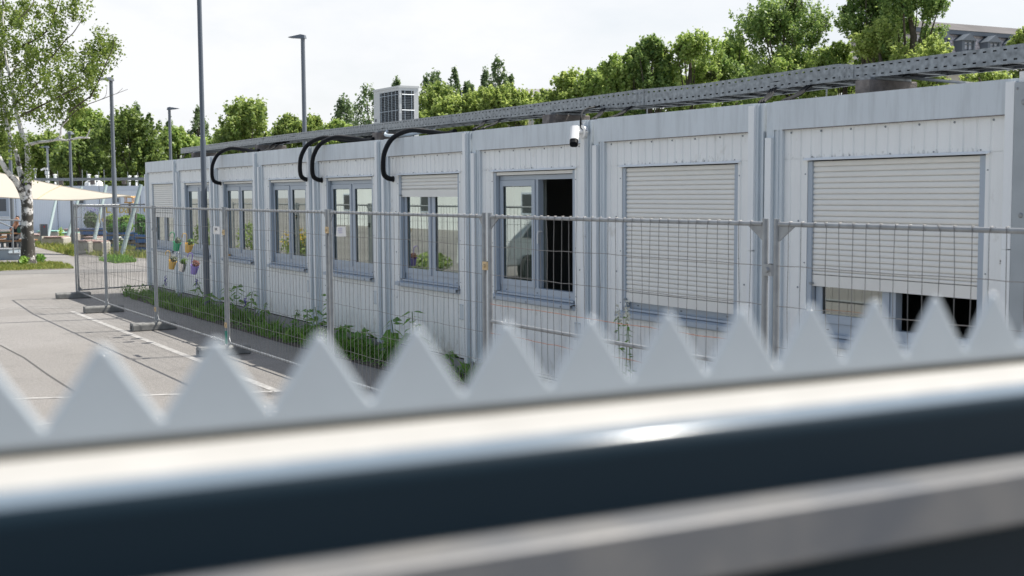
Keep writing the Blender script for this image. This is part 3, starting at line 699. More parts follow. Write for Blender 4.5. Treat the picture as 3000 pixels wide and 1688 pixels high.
def foot(x, y, rz, label):
    t = thing('ballast_block', label, 'fence foot', (x, y, 0), rz, 'grey block feet under the fence posts')
    mb = MB(); mb.extr_xz([(-.115, .004), (.115, .004), (.11, .10), (.085, .125), (-.085, .125), (-.11, .10)], -.36, .34)
    o = obj('block', mb, M['foot'], t); bv = o.modifiers.new('b', 'BEVEL'); bv.width = .012; bv.segments = 2
    h = MB(); h.box(-.04, .04, -.3605, -.33, .03, .085); obj('grip_slot', h, M['dark'], t)
    return t
fl = ['grey foot block at the far fence corner', 'grey foot block second from the far fence corner', 'grey foot block left of the hanging pots', 'grey foot block half hidden by a gate tooth', 'grey foot block under the paper notice post', 'grey foot block below the rusty square clamp', 'grey foot block at nearest fence joint']
for i in range(7): foot(xe[i], ye[i] - .05, R(-2 + (i * 37 % 7) - 3), fl[i])
def clamp(x, y, z, m, label):
    t = thing('fence_clamp', label, 'clamp', (x, y, z), 0, 'clamps joining the fence posts')
    mb = MB(); w = .056
    prof = [(-w, -.006), (-w * .6, -.026), (-.012, -.023), (.012, -.023), (w * .6, -.026), (w, -.006), (w, -.009), (w * .62, -.030), (.012, -.027), (-.012, -.027), (-w * .62, -.030), (-w, -.009)]
    vs = [(a, b, s) for s in (-.035, .035) for a, b in prof]; n = len(prof)
    mb.add(vs, [tuple(range(n)), tuple(range(n, 2 * n))[::-1]] + [(i, (i + 1) % n, n + (i + 1) % n, n + i) for i in range(n)])
    obj('front_plate', mb, m, t)
    mb2 = MB(); mb2.add([(a, -b, c) for a, b, c in vs], mb.f); obj('back_plate', mb2, M['black'], t)
    obj('bolt', MB().tube([(0, -.036, 0), (0, .04, 0)], .011, 8).tube([(0, -.042, 0), (0, -.027, 0)], [.012, .018], 10), M['galv'] if m is not M['brass'] else m, t, True)
for i, z, m, lab in ((1, 1.72, 'brass', 'rusty clamp on the far fence joint near yellow tag'), (2, 1.62, 'galv', 'small clamp on fence joint left of the pots'), (3, 1.66, 'brass', 'brown clamp on the fence joint right of white square sign'), (4, 1.775, 'brass', 'yellowish clamp next to the paper notice'), (5, 1.55, 'brass', 'square rusty clamp joining the two leaning middle posts'), (6, 1.69, 'galv', 'silver clamp with shiny bolt on nearest fence joint'), (2, .33, 'brass', 'low clamp near the ground left of the pots'), (3, .40, 'brass', 'low brown clamp above green painted post foot')):
    clamp(xe[i], ye[i] - .0, z, M[m], lab)
gp_ = tag(obj('green_tape', MB().tube([(xe[3] - .05, FY, .14), (xe[3] - .05, FY, .32)], .0212, 12), mat('green paint', (.05, .30, .22), .5), None, True), 'green painted band at foot of a fence post', 'paint band')

# ------------------------------------------------------------------ signs on the fence
def text(s, size, m, parent, loc, ext=.0005, rot=(R(90), 0, 0), name='lettering', bold=0.0, align='CENTER'):
    c = bpy.data.curves.new('txt', 'FONT'); c.body = s; c.size = size; c.extrude = ext; c.align_x = align; c.align_y = 'CENTER'; c.offset = bold
    o = bpy.data.objects.new('txt', c); COL.objects.link(o); bpy.context.view_layer.update()
    me = bpy.data.meshes.new_from_object(o.evaluated_get(bpy.context.evaluated_depsgraph_get()))
    bpy.data.objects.remove(o); me.materials.clear(); me.materials.append(m)
    q = bpy.data.objects.new(name, me); COL.objects.link(q); q.parent = parent; q.location = loc; q.rotation_euler = rot; return q
p = atY(634.5, 675, FY - .02)
s1_ = thing('square_sign', 'small square white sign with dark BK mark tied to fence', 'sign', (p.x, FY - .022, p.z))
obj('board', MB().box(-.135, .135, -.002, .002, -.052, .052), M['paper'], s1_)
bk_ = text('BK', .05, M['ink'], s1_, (-.004, -.0028, .014), bold=.0012); bk_.scale = (2.0, 1, 1)
obj('yellow_mark', MB().add([(-.07, -.003, -.022), (-.035, -.003, -.008), (-.07, -.003, -.006)], [(0, 1, 2)]), M['yellow'], s1_)
mb = MB()
for i in range(9): mb.box(-.09 + i * .02, -.076 + i * .02, -.0028, -.0021, -.042, -.038)
obj('small_print', mb, mat('light print', (.5, .48, .46), .6), s1_)
p = atY(999.5, 678, FY - .02)
s2 = thing('paper_notice', 'laminated paper notice with pale blue print zip tied to fence', 'notice', (p.x, FY - .022, p.z), 0)
s2.rotation_euler = (0, R(-2), 0)
obj('sheet', MB().add([(-.128, -.004, -.052), (-.12, .002, .05), (.128, 0, .05), (.132, 0, -.055), (.0, -.006, -.056), (.0, -.004, .052)], [(0, 4, 5, 1), (4, 3, 2, 5)]), M['paper'], s2)
mb = MB(); rnd = random.Random(3)
for r_ in range(3):
    xx = -.075 + .02 * (r_ == 0) + .01 * r_
    while xx < .045:
        w_ = rnd.uniform(.006, .016); h_ = .010
        zz = .032 - r_ * .021; y_ = -.0075
        mb.box(xx, xx + .002, y_, y_ + .0005, zz - h_, zz + .004); mb.box(xx, xx + w_, y_, y_ + .0005, zz + .002, zz + .004)
        if rnd.random() > .4: mb.box(xx, xx + w_, y_, y_ + .0005, zz - h_, zz - h_ + .002)
        if rnd.random() > .4: mb.box(xx + w_ - .002, xx + w_, y_, y_ + .0005, zz - h_, zz + .002)
        xx += w_ + .005
obj('print', mb, M['blueink'], s2)
p = atY(295, 640, FY)
tg = tag(obj('yellow_tag', MB().box(p.x - .04, p.x + .04, FY - .025, FY - .021, p.z - .09, p.z + .09), mat('yellowed card', (.55, .50, .28), .6)), 'narrow yellowed card hanging on the far fence panel', 'tag')

# ------------------------------------------------------------------ hanging pots
rngp = np.random.default_rng(5)
LF = dict(
    herb=leafmat('herb leaves', (.07, .16, .03), (.18, .30, .06)), grey=leafmat('grey green leaves', (.13, .16, .10), (.22, .25, .16)),
    red=leafmat('reddish leaves', (.22, .10, .08), (.32, .17, .12)))
def leaf_cloud(n, c, rad, size, rng, up=.6, flat=1.0):
    """n rhombus leaves around centre c within radii rad"""
    d = rng.normal(size=(n, 3)); d /= np.linalg.norm(d, axis=1)[:, None]
    p = np.array(c) + d * (rng.random(n)[:, None] ** .45) * np.array(rad)
    return leaf_quads(p, d * .5 + np.array([0, 0, up]) + rng.normal(size=(n, 3)) * .6, size, rng)
def leaf_quads(p, nrm, size, rng, asp=.62):
    n = len(p); nrm = nrm / (np.linalg.norm(nrm, axis=1)[:, None] + 1e-9)
    a = rng.normal(size=(n, 3)); t = np.cross(nrm, a); t /= (np.linalg.norm(t, axis=1)[:, None] + 1e-9); b = np.cross(nrm, t)
    s = (size * rng.uniform(.65, 1.35, n))[:, None] if np.isscalar(size) else size[:, None]
    V = np.empty((n, 4, 3)); V[:, 0] = p - t * s * .5; V[:, 1] = p + b * s * asp * .5 - nrm * s * .08; V[:, 2] = p + t * s * .5 - nrm * s * .15; V[:, 3] = p - b * s * asp * .5 - nrm * s * .08
    F = np.arange(n * 4).reshape(n, 4); return V.reshape(-1, 3), F
def pot(px, py, m, leaf, label, silver=False, hookx=-.07, hooktop=.17):
    p = atY(px, py, FY + .085)
    t = thing('hanging_flower_pot', label, 'flower pot', p, 0, 'flower pots hooked on the fence')
    t.rotation_euler = (R(4), R(17), R(35))
    prof = [(.0, -.066), (.043, -.066), (.0455, -.06), (.0625, .058), (.067, .06), (.067, .066), (.060, .066), (.058, .045), (.0, .045)]
    obj('bucket', MB().lathe(prof[1:-1], n=24), m, t, True)
    obj('soil', MB().lathe([(.057, .044), (.03, .05)], n=16), M['soil'], t)
    V, F = leaf_cloud(150, (.012, 0, .10), (.055, .055, .055), .03, rngp); np_obj('plant', V, F, LF[leaf], t)
    hk = MB(); hk.tube(smooth([(-.06, 0, .03), (-.068, 0, .08), (-.075, -.0, hooktop), (-.085, -.03, hooktop + .035), (-.10, -.055, hooktop + .03), (-.105, -.068, hooktop), (-.103, -.066, hooktop - .03)], 6), .006, 8)
    obj('hook', hk, m, t, True)
    # inner curve: leave bucket tilted as it hangs
    return t
gm = mat('green enamel', (.05, .42, .20), .35); ym = mat('yellow enamel', (.72, .45, .10), .35); vm = mat('violet enamel', (.26, .20, .58), .35)
sm_ = mat('silver metal pail', (.75, .76, .77), .22, .95)
pot(517, 722, gm, 'grey', 'green metal pot with grey leaved plant hooked on fence')
pot(553, 727, ym, 'herb', 'upper yellow pot right of green pot, with bright herb')
pot(504, 776, ym, 'grey', 'lower yellow pot, leftmost of the bottom three')
pot(534, 782, sm_, 'herb', 'shiny silver pail with bushy green herb, between yellow and violet')
pot(569, 790, vm, 'red', 'violet pot with reddish brown plant', hooktop=.2)
# ------------------------------------------------------------------ lamp posts
def mpp(depth): return depth / FPX
def lamp(base, H, r0, r1, label, m, headdir=None, step=3.15, head=True, foot_z=None):
    t = thing('street_lamp', label, 'street lamp', (base[0], base[1], 0), 0, 'grey lamp posts round the yard')
    prof = [(r0 * 1.12, 0), (r0 * 1.12, 1.18), (r0, 1.22), (r0, step - .02), (r1 * 1.03, step + .02), (r1, step + .03), (r1 * .92, H)]
    obj('pole', MB().lathe(prof, n=16), m, t, True)
    if head:
        h = MB()
        h.add([(-.10, -.07, H - .02), (.02, -.10, H - .015), (.46, -.11, H + .03), (.46, .11, H + .03), (.02, .10, H - .015), (-.10, .07, H - .02),
               (-.08, -.05, H + .09), (.04, -.08, H + .115), (.46, -.10, H + .05), (.46, .10, H + .05), (.04, .08, H + .115), (-.08, .05, H + .09)],
              [(0, 1, 4, 5), (1, 2, 3, 4), (6, 11, 10, 7), (7, 10, 9, 8), (0, 6, 7, 1), (1, 7, 8, 2), (2, 8, 9, 3), (3, 9, 10, 4), (4, 10, 11, 5), (5, 11, 6, 0)])
        o = obj('lamp_head', h, m, t); o.rotation_euler = (0, 0, headdir)
    return t
main = lamp((-14.02, -.40), 9.5, .050, .042, 'tall lamp post standing in front of the container row', M['poledk'], YAW)
def lamp_px(px, ytop, depth, label, m, hd, r=.055):
    p = atD(px, ytop, depth); return lamp((p.x, p.y), p.z, r, r * .82, label, m, hd)
lamp_px(887, 112, 37.5, 'lamp post rising behind the cable tray left of air conditioner', M['pole'], YAW + R(160), .085)
b3 = atZ(325, 752); lamp_px(325, 236, depth_of(b3), 'lamp post beside the beige shade sail tip', M['pole'], YAW + R(215), .085)
lamp_px(496, 321, 57, 'lamp post behind the far container end, head pointing right', M['pole'], YAW + R(-8), .085)
lamp_px(780, 377, 78, 'small distant lamp head peeping over the tray', M['pole'], YAW + R(175), .07)
lamp_px(139, 433, 76, 'thin distant lamp post left above the far roof', M['pole'], YAW + R(180), .07)
lamp_px(204, 393, 50, 'lamp post half hidden behind birch branch and sail', M['pole'], YAW + R(100), .07)
lamp_px(25, 330, 50, 'lamp post behind birch at the left edge', M['pole'], YAW + R(100), .085)

# ------------------------------------------------------------------ far yard
def yard(name, label, cat, px, py, group=None, depth=None):
    p = atD(px, py, depth) if depth else atZ(px, py, 0)
    t = thing(name, label, cat, p, YAW, group); return t, mpp(depth_of(p)), p
# row of grey containers across the yard
D2 = 72.0
M['farpanel'] = mat('pale blue grey sheet metal', (.80, .86, .91), .5, var=.04, vscale=.8)
M['farframe'] = mat('pale blue frame', (.70, .77, .85), .5)
k2 = mpp(D2)
edges = [433 + 117, 412, 292.5, 169, 47, -77, -200]
def bgcont(xa, xb, label, words=None, window=None, door=False):
    pa = atD(xa, 600, D2); pb = atD(xb, 600, D2); w = (pb - pa).length - .03
    t = thing('yard_container', label, 'container', (pb.x if False else pa.x, pa.y, 0), math.atan2((pb - pa).y, (pb - pa).x), 'pale containers across the far yard')
    # local x runs left to right in the picture
    hz = atD((xa + xb) / 2, 545, D2).z
    obj('wall', MB().box(0, w, .05, 3.0, 0.0, hz - .04), M['farpanel'], t)
    mb = MB(); ribbed(mb, .12, w - .12, .15, hz - .28, .02, .0); obj('wall_panel', mb, M['farpanel'], t)
    obj('frame', MB().box(0, w, 0, .049, hz - .27, hz).box(0, .12, 0, .049, 0, hz - .27).box(w - .12, w, 0, .049, 0, hz - .27), M['farframe'], t)
    obj('joint_gap', MB().box(w + .002, w + .028, .01, .03, 0, hz - .02), M['dark'], t)
    if window:
        cx = (window[0] - xa) * k2; zc = atD(window[0], window[1], D2).z; ww, wh = window[2] * k2 / 2, window[3] * k2 / 2
        f = obj('window', MB().box(cx - ww, cx + ww, -.02, .015, zc - wh, zc + wh), M['wframe'], t)
        obj('pane', MB().box(cx - ww * .7, cx + ww * .62, -.024, -.021, zc - wh * .5, zc + wh * .7), M['grille'], f)
        obj('sill', MB().box(cx - ww * 1.1, cx + ww * 1.1, -.06, -.021, zc - wh - .05, zc - wh), M['strip'], f)
    for s, px, py, h in (words or ()):
        q = atD(px, py, D2); text(s, h * k2, M['yellow'], t, ((px - xa) * k2, .005, q.z), .002)
    return t, w, hz
bgcont(412, 550, 'right end pale container with short yellow word de beyond the planters', (('de', 418.5, 613, 36), ('u', 413, 650, 34)))
bgcont(292.5, 412, 'pale container with yellow lettering and small high window', (('L', 316, 613, 36), ('e', 336, 613, 36), ('b', 355, 613, 36), ('a', 371, 613, 36)), (341, 588, 24, 19))
bgcont(169, 292.5, 'pale container with small high window partly behind the sail', None, (238, 590, 24, 22))
bgcont(47, 169, 'pale container right of birch trunk behind the info post', None, None)
bgcont(-77, 47, 'pale container left of the birch trunk behind picnic tables', None, (8, 604, 34, 60))
bgcont(-200, -77, 'pale container at the far left edge', None, None)
pa, pb = atD(-200, 528, D2 - .3), atD(560, 536, D2 - .3)
ft = thing('far_cable_tray', 'grey cable tray running along the far pale containers roof', 'cable tray', (pa.x, pa.y, 0), math.atan2((pb - pa).y, (pb - pa).x))
Lt = (pb - pa).to_2d().length if hasattr((pb - pa), 'to_2d') else math.hypot(pb.x - pa.x, pb.y - pa.y)
obj('rail', MB().box(0, Lt, 0, .3, pa.z - .08, pa.z + .08), M['galvp'], ft)
sup = MB()
for i in range(9): sup.box(i * Lt / 8.2, i * Lt / 8.2 + .2, .02, .28, pa.z - .32, pa.z - .082)
obj('supports', sup, M['cdark'], ft)
for i, (x, y0_, y1_) in enumerate(((140, 513, 533), (162, 510, 532), (261, 510, 533), (284, 513, 533), (380, 514, 533), (399.5, 514, 533))):
    p = atD(x, y1_, D2 + .8); h = (y1_ - y0_) * k2
    t = thing('roof_vent', ['roof vent beside the camera mast', 'white roof vent right of camera mast', 'white roof vent left before the pale dome', 'white roof vent right before the pale dome', 'left of the two white vents nearest the long container row', 'right of the two white vents nearest the long container row'][i], 'vent', p, 0, 'white vent pipes on the far roof')
    obj('pipe', MB().lathe([(.055, -.3), (.055, .05), (.075, .07), (.085, h - .06)], n=12), M['white'], t, True)
    obj('cap', MB().lathe([(.13, h - .06), (.12, h - .03), (.02, h)], n=14), M['white'], t, True)
    obj('collar', MB().lathe([(.06, -.02), (.062, .05)], n=12), M['dark'], t, True)
p = atD(275, 545, D2 + 5); dm = MB(); dm.lathe([(28 * k2, 0), (27 * k2, 11 * k2), (21 * k2, 15 * k2), (14 * k2, 19 * k2), (6 * k2, 22.5 * k2), (.02, 23.5 * k2)], n=28)
dt = tag(obj('skylight_dome', dm, M['white'], None, True), 'white domed roof light behind two vents', 'dome'); dt.location = p
for i, x in enumerate((242, 256, 290, 306, 375, 404, 170)):
    p = atD(x, 545, D2 + .6); tl = [48, 44, 42, 48, 42, 40, 44][i] * k2
    tag(obj('lightning_rod', MB().tube([p, p + Vector((0, 0, tl))], .018, 6), M['galv']), ['thin rod left of the dome', 'thin rod just left of first dome vent', 'thin rod just right of second dome vent', 'thin rod right of the dome', 'thin rod left of the paired far vents', 'thin rod right of the paired far vents', 'thin rod right of camera mast vents'][i] + ' on the far roof', 'rod', 'thin lightning rods on the far roof')
p = atD(140, 532, D2 + .4)
cmst = thing('camera_mast', 'mast with white camera and junction boxes on the far roof', 'camera mast', p, YAW)
obj('mast', MB().tube([(0, 0, -.3), (0, 0, 2.0)], .03, 8), M['galv'], cmst, True)
obj('junction_box', MB().box(-.11, .11, -.12, -.035, .42, .62).box(-.1, .1, -.12, -.035, -.02, .18).box(-.05, .05, -.1, -.031, .7, .82), M['white'], cmst)
cbx = MB(); cbx.tube([(-.38, -.02, .68), (-.15, .0, .78)], .05, 10).tube([(-.15, 0, .80), (-.11, 0, .74), (-.11, 0, .55)], .03, 8); obj('camera', cbx, M['white'], cmst, True)
p = atD(104, 530, D2 + .5)
bk = thing('beacon_lamp', 'glass lantern on red and white striped pole, seen over the sail', 'lantern', p, 0)
obj('pole', MB().tube([(0, 0, -.3), (0, 0, .3)], .035, 8), M['white'], bk, True); obj('red_band', MB().tube([(0, 0, .06), (0, 0, .16)], .037, 10), mat('red paint', (.5, .04, .03), .5), bk, True)
obj('lantern', MB().lathe([(.05, .3), (.06, .36), (.085, .66), (.14, .7), (.02, .76)], n=12), M['galv'], bk, True)

# grass verge round the birch, and other unmown grass
VERGE = [g(-160, 797), g(0, 795), g(120, 790), g(217, 787.5), g(208, 781), g(185, 773), g(150, 770), g(110, 769), g(60, 772), g(0, 772), g(-160, 771)]
sheet('verge_soil', VERGE, .012, M['dry'])
kb = MB(); kp = [g(-160, 798), g(0, 796), g(120, 791), g(222, 788)]
for a, b in zip(kp, kp[1:]): kb.quad((a.x, a.y, .02), (b.x, b.y, .02), (b.x + .05, b.y + .1, .02), (a.x + .05, a.y + .1, .02))
tag(obj('kerb', kb, M['conc']), kind='structure')
GR = leafmat('grass blades', (.10, .17, .03), (.30, .31, .09), .4)
GRD = leafmat('lush grass blades', (.08, .20, .03), (.20, .37, .07), .42)
def blades(name, poly_pts, n, h0, h1, m, label, seed, w=.012, pred=None, z=0):
    rng = np.random.default_rng(seed); P = np.array([(p[0], p[1]) for p in poly_pts]); lo, hi = P.min(0), P.max(0); pts = []
    def inside(q):
        c = False; j = len(P) - 1
        for i in range(len(P)):
            if ((P[i][1] > q[1]) != (P[j][1] > q[1])) and (q[0] < (P[j][0] - P[i][0]) * (q[1] - P[i][1]) / (P[j][1] - P[i][1]) + P[i][0]): c = not c
            j = i
        return c
    while len(pts) < n:
        q = lo + rng.random(2) * (hi - lo)
        if inside(q) and (pred is None or pred(q)): pts.append(q)
    p = np.array(pts); h = rng.uniform(h0, h1, n) * (.55 + .9 * np.abs(np.sin(p[:, 0] * 2.1 + 1.3 * np.sin(p[:, 1] * 3)))); a = rng.uniform(0, 6.283, n); lean = rng.normal(0, .38, (n, 2)) * h[:, None]
    d = np.stack([np.cos(a), np.sin(a)], 1) * w * .5
    V = np.zeros((n, 4, 3)); V[:, 0, :2] = p - d; V[:, 1, :2] = p + d; V[:, 2, :2] = p + d * .7 + lean * .4; V[:, 2, 2] = h * .6; V[:, 3, :2] = p + lean; V[:, 3, 2] = h; V[:, :, 2] += z
    return tag(np_obj(name, V.reshape(-1, 3), np.arange(n * 4).reshape(n, 4), m), label, 'grass', kind='stuff')
blades('grass', VERGE, 9000, .03, .09, GR, 'yellowish mown grass round the birch', 1, .02, z=.012)
Y1 = [g(98, 722), g(215, 752), g(235, 744), g(300, 752), g(300, 728), g(190, 712), g(100, 715)]
sheet('yard_soil', Y1, .006, M['dry']); blades('yard_grass', Y1, 5000, .05, .2, GR, 'tall grass round the concrete seats', 2, .03)
Y2 = [g(290, 764), g(340, 772), g(400, 768), g(372, 757), g(310, 756)]
sheet('lamp_soil', Y2, .006, M['dry']); blades('lamp_grass', Y2, 1500, .04, .15, GRD, 'green grass tuft round the lamp post foot', 3, .03)
Y3 = [g(325, 752), g(470, 760), g(470, 733), g(330, 727)]
sheet('planter_soil', Y3, .005, M['dry']); blades('planter_grass', Y3, 3000, .05, .2, GR, 'yellow green grass before the blue planters', 4, .03)
blades('weed_grass', [(-19.9, -.72), (-18, -.70), (-15, -.72), (-12, -.70), (-9, -.70), (-6.6, -.5), (-5.2, -.4), (-4.2, -.35), (-4.2, -.03), (-19.8, -.03)], 6500, .03, .19, GRD, 'lush green grass and weeds along the foot of the containers', 5, .014, pred=lambda q: math.sin(q[0] * 2.3 + 1.4 * math.sin(q[1] * 9)) + math.sin(q[0] * .83 + 2) + .6 * math.sin(q[0] * 7.1 + q[1] * 11) + .5 * math.sin(q[0] * 19 + q[1] * 23) > -.05 + 1.2 * max(0, -.45 - q[1]))
# a leafy ground cover within the strip
rng = np.random.default_rng(9); n = 2600; px_ = rng.uniform(-19.7, -4.6, n); c_ = np.abs(np.sin(px_ * 1.7)) * np.abs(np.sin(px_ * .63 + 1)) 
P_ = np.stack([px_, rng.uniform(-.66, -.06, n), rng.random(n) * (.03 + .2 * c_)], 1)
V, F = leaf_quads(P_, rng.normal(size=(n, 3)) * .5 + np.array([0, -.2, 1]), .055, rng)
tag(np_obj('ground_cover', V, F, LF['herb'] if False else leafmat('weed leaves', (.07, .18, .03), (.18, .36, .07), .4)), 'low leafy weeds along the container foot', 'weeds', kind='stuff')

# ---- tall weeds by the wall
WL = leafmat('tall weed leaves', (.07, .18, .035), (.17, .33, .07), .38)
STEM = mat('green stem', (.12, .19, .06), .7)
VIO = mat('violet petals', (.10, .06, .38), .6)
def weed(px, pyb, pyt, Y, label, lsz=.13, nl=9, seed=0, flowers=None, thin=False):
    b = atY(px, pyb, Y); b.z = max(0, b.z) if b.z > .05 else 0; h = atY(px, pyt, Y).z - b.z
    t = thing('tall_weed', label, 'weed', (b.x, Y, b.z), 0, 'weeds growing by the container wall')
    rg = np.random.default_rng(seed + 100); top_ = (rg.normal(0, .05), rg.normal(0, .04), h)
    pts = [(0, 0, 0), (top_[0] * .3, top_[1] * .3, h * .35), (top_[0] * .5, top_[1] * .6, h * .7), top_]
    st = MB(); st.tube(smooth(pts, 4), .006 if not thin else .004, 6); 
    Vs, Fs = [], []; o = 0
    for i in range(nl):
        f = .18 + .82 * (i / max(1, nl - 1)); z = h * f; a = i * 2.4 + rg.uniform(-.4, .4)
        sz = lsz * (1.15 - .55 * f) * rg.uniform(.8, 1.2)
        for s in ((0, math.pi) if not thin else (0,)):
            aa = a + s; dx, dy = math.cos(aa), math.sin(aa); c = np.array([top_[0] * f, top_[1] * f, z]); dr = np.array([dx, dy, rg.uniform(-.75, .35)]); tw_ = rg.uniform(-.9, .9); sd_ = np.array([-dy, dx, tw_])
            p1 = c + dr * sz * .25; w_ = sz * .27
            vv = [c + dr * sz * .12, p1 + dr * sz * .2 + sd_ * w_, p1 + dr * sz * .95 - np.array([0, 0, sz * .22]), p1 + dr * sz * .2 - sd_ * w_, p1 + dr * sz * .3 - np.array([0, 0, sz * .05])]
            Vs += vv; Fs += [(o, o + 1, o + 4, o), (o + 1, o + 2, o + 4, o + 1), (o + 2, o + 3, o + 4, o + 2), (o + 3, o, o + 4, o + 3)]; o += 5
    obj('stem', st, STEM, t, True)
    lm = MB(); lm.add(Vs, [f[:3] for f in Fs]); obj('leaves', lm, WL, t)
    if flowers:
        V, F = leaf_cloud(60, (top_[0], top_[1], h + .0), (.03, .03, .12), .028, rg); np_obj('flowers', V, F, flowers, t)
    return t
Yw = -.38
for i, a in enumerate((
    (581, 880, 828, 'weed at left with leafy crown left of lamp post', .14, 8, None), (592, 862, 826, 'violet flowered stalk left of lamp post', .06, 5, VIO),
    (473, 855, 824, 'violet flowered stalk near the far container corner', .05, 5, VIO), (622, 905, 858, 'bushy weed at the lamp post foot', .18, 9, None),
    (692, 925, 838, 'tall weed with broad leaves right of fence post', .2, 9, None), (733, 935, 855, 'weed with heart shaped leaves beside the violet spike', .17, 8, None),
    (716, 938, 888, 'violet spike beneath two broad leaved weeds', .06, 4, VIO), (676, 912, 842, 'weed partly hidden by the fence post', .17, 8, None),
    (772, 935, 885, 'small weed beside the black joint gap', .12, 7, None), (862, 965, 908, 'feathery weed before fourth container', .09, 12, None), (900, 960, 908, 'leafy weed left of two leaning joint posts', .12, 8, None),
    (932, 978, 900, 'weed growing over the black pipe in joint', .17, 9, None), (958, 950, 868, 'slender weed climbing beside the notice post', .12, 7, None), (1003, 975, 950, 'low broad weed right of notice post', .17, 7, None), (1070, 1000, 960, 'low weed before the small cover plate', .17, 7, None),
    (1160, 1050, 936, 'largest weed with pointed leaves below the shutter window', .20, 9, None), (1212, 1042, 914, 'tallest weed leaning against the white wall', .21, 8, None), (1130, 1040, 970, 'weed left of the largest pointed weed', .17, 7, None), (1318, 1050, 1030, 'small tuft at wall foot right of the weeds', .10, 8, None))):
    weed(a[0], a[1], a[2], Yw, a[3], a[4], a[5], i, a[6])
# thin flowering weed behind the near fence
WF = mat('tiny white petals', (.75, .75, .66), .7)
for i, (px, pt, lab) in enumerate(((1833, 915, 'tall thin weed with tiny white flowers behind near fence'), (1818, 930, 'thin flowering weed leaning left behind near fence'), (1850, 925, 'thin flowering weed leaning right behind near fence'))):
    t = weed(px, 1170, pt, -.55, lab, .07, 16, 40 + i, WF, True)
    t.rotation_euler = (0, R((-1, -6, 5)[i]), 0)

# ---- stairs with handrail
t, k, p = yard('steel_stairs', 'grey steel entrance stairs with bright handrails left of birch', 'stairs', 30, 762)
X = lambda px: (px - 30) * k
Zp = lambda py: (762 - py) * k
stm = mat('grey painted steel', (.30, .35, .39), .5, .0, var=.06)
obj('steps', MB().box(X(-160), X(26), 0, 1.0, 0.0, Zp(733)).box(X(26), X(57), .004, .99, 0.0, Zp(745)).box(X(54), X(61), .002, .995, 0, Zp(751)), stm, t)
obj('tread', MB().box(X(-160), X(27.5), -.02, 1.02, Zp(733) + .001, Zp(730)).box(X(24), X(58), -.02, 1.02, Zp(745) + .001, Zp(742)), M['galvp'], t)
hr = MB(); hr.tube([(X(-160), .02, Zp(640)), (X(2), .02, Zp(651)), (X(40), .02, Zp(667)), (X(39.5), .02, Zp(745))], .028, 8); hr.tube([(X(-160), .98, Zp(640)), (X(23), .98, Zp(648)), (X(60), .98, Zp(663)), (X(60), .98, Zp(748))], .028, 8)
obj('handrail', hr, M['galv'], t, True)
# ---- picnic tables and person
for (px, py, x0_, x1_, dz, lab) in ((30, 741, -60, 66, 0, 'nearer slatted picnic table with benches left of birch'), (5, 727, -80, 40, 0, 'farther slatted picnic table behind the first')):
    t, k, p = yard('picnic_table', lab, 'picnic table', px, py, 'wooden picnic tables in the far yard')
    X = lambda q: (q - px) * k
    for yy in (0, .16, .32, .48): obj('table_slat', MB().box(X(x0_), X(x1_), .4 + yy, .53 + yy, .70, .74), M['wood'], t)
    for yy in (-.12, .04): obj('bench_slat', MB().box(X(x0_), X(x1_), yy, yy + .13, .43, .47), M['wood'], t)
    for yy in (1.25, 1.41): obj('bench_slat', MB().box(X(x0_), X(x1_), yy, yy + .13, .43, .47), M['wood'], t)
    for xx in (x0_ + 8, (x0_ + x1_) / 2, x1_ - 12): obj('leg', MB().box(X(xx), X(xx) + .08, -.08, 1.5, .36, .428).box(X(xx), X(xx) + .08, .0, .10, 0, .36).box(X(xx), X(xx) + .08, 1.3, 1.4, 0, .36).box(X(xx), X(xx) + .08, .6, .72, .428, .699), M['poledk'], t)
    if px == 30: tpt = (t, k, p)
t, k, p = tpt
q = atD(14, 677, depth_of(p) + .7)
cv = tag(obj('white_cup_tray', MB().lathe([(.19, 0), (.21, .10), (.2, .115)], n=16), M['paper'], None, True), 'round white and green bowl standing on the picnic table', 'bowl'); cv.location = (q.x, q.y, .741)
obj('green_band', MB().lathe([(.203, .005), (.209, .045)], n=16), mat('green band', (.1, .22, .10), .6), cv)
gcan = tag(obj('green_box', MB().box(-.09, .09, -.09, .09, 0, .22), mat('dark green plastic', (.03, .13, .09), .5)), 'small green box on the table beside the person', 'box')
q2 = atD(60, 680, depth_of(p) + .6); gcan.location = (q2.x, q2.y, .741); gcan.rotation_euler = (0, 0, YAW)
# seated person behind the table, head resting on raised hand
def skin_fig(name, joints, bones, m, parent, sub=2):
    me = bpy.data.meshes.new(name); me.from_pydata([j[:3] for j in joints], bones, []); o = bpy.data.objects.new(name, me); COL.objects.link(o); o.parent = parent
    md = o.modifiers.new('skin', 'SKIN'); md.use_smooth_shade = True
    if not me.skin_vertices: me.skin_vertices.new()
    for i, j in enumerate(joints):
        me.skin_vertices[0].data[i].radius = (j[3], j[4] if len(j) > 4 else j[3]); me.skin_vertices[0].data[i].use_root = (i == 0)
    s = o.modifiers.new('sub', 'SUBSURF'); s.levels = sub; s.render_levels = sub
    bpy.context.view_layer.update(); dg = bpy.context.evaluated_depsgraph_get()
    nm = bpy.data.meshes.new_from_object(o.evaluated_get(dg)); o.modifiers.clear(); o.data = nm; nm.materials.clear(); nm.materials.append(m)
    return o
bp_ = atD(50, 700, depth_of(p) + 1.45); 
per = thing('person', 'seated person in dark clothes with blue sleeve, head resting on hand behind birch', 'person', (bp_.x, bp_.y, 0), YAW)
SK = mat('skin', (.42, .23, .16), .55); NAVY = mat('dark navy clothes', (.012, .015, .024), .8); BLUE = mat('blue sleeve', (.10, .22, .50), .8); HAIR = mat('dark hair', (.03, .02, .015), .7)
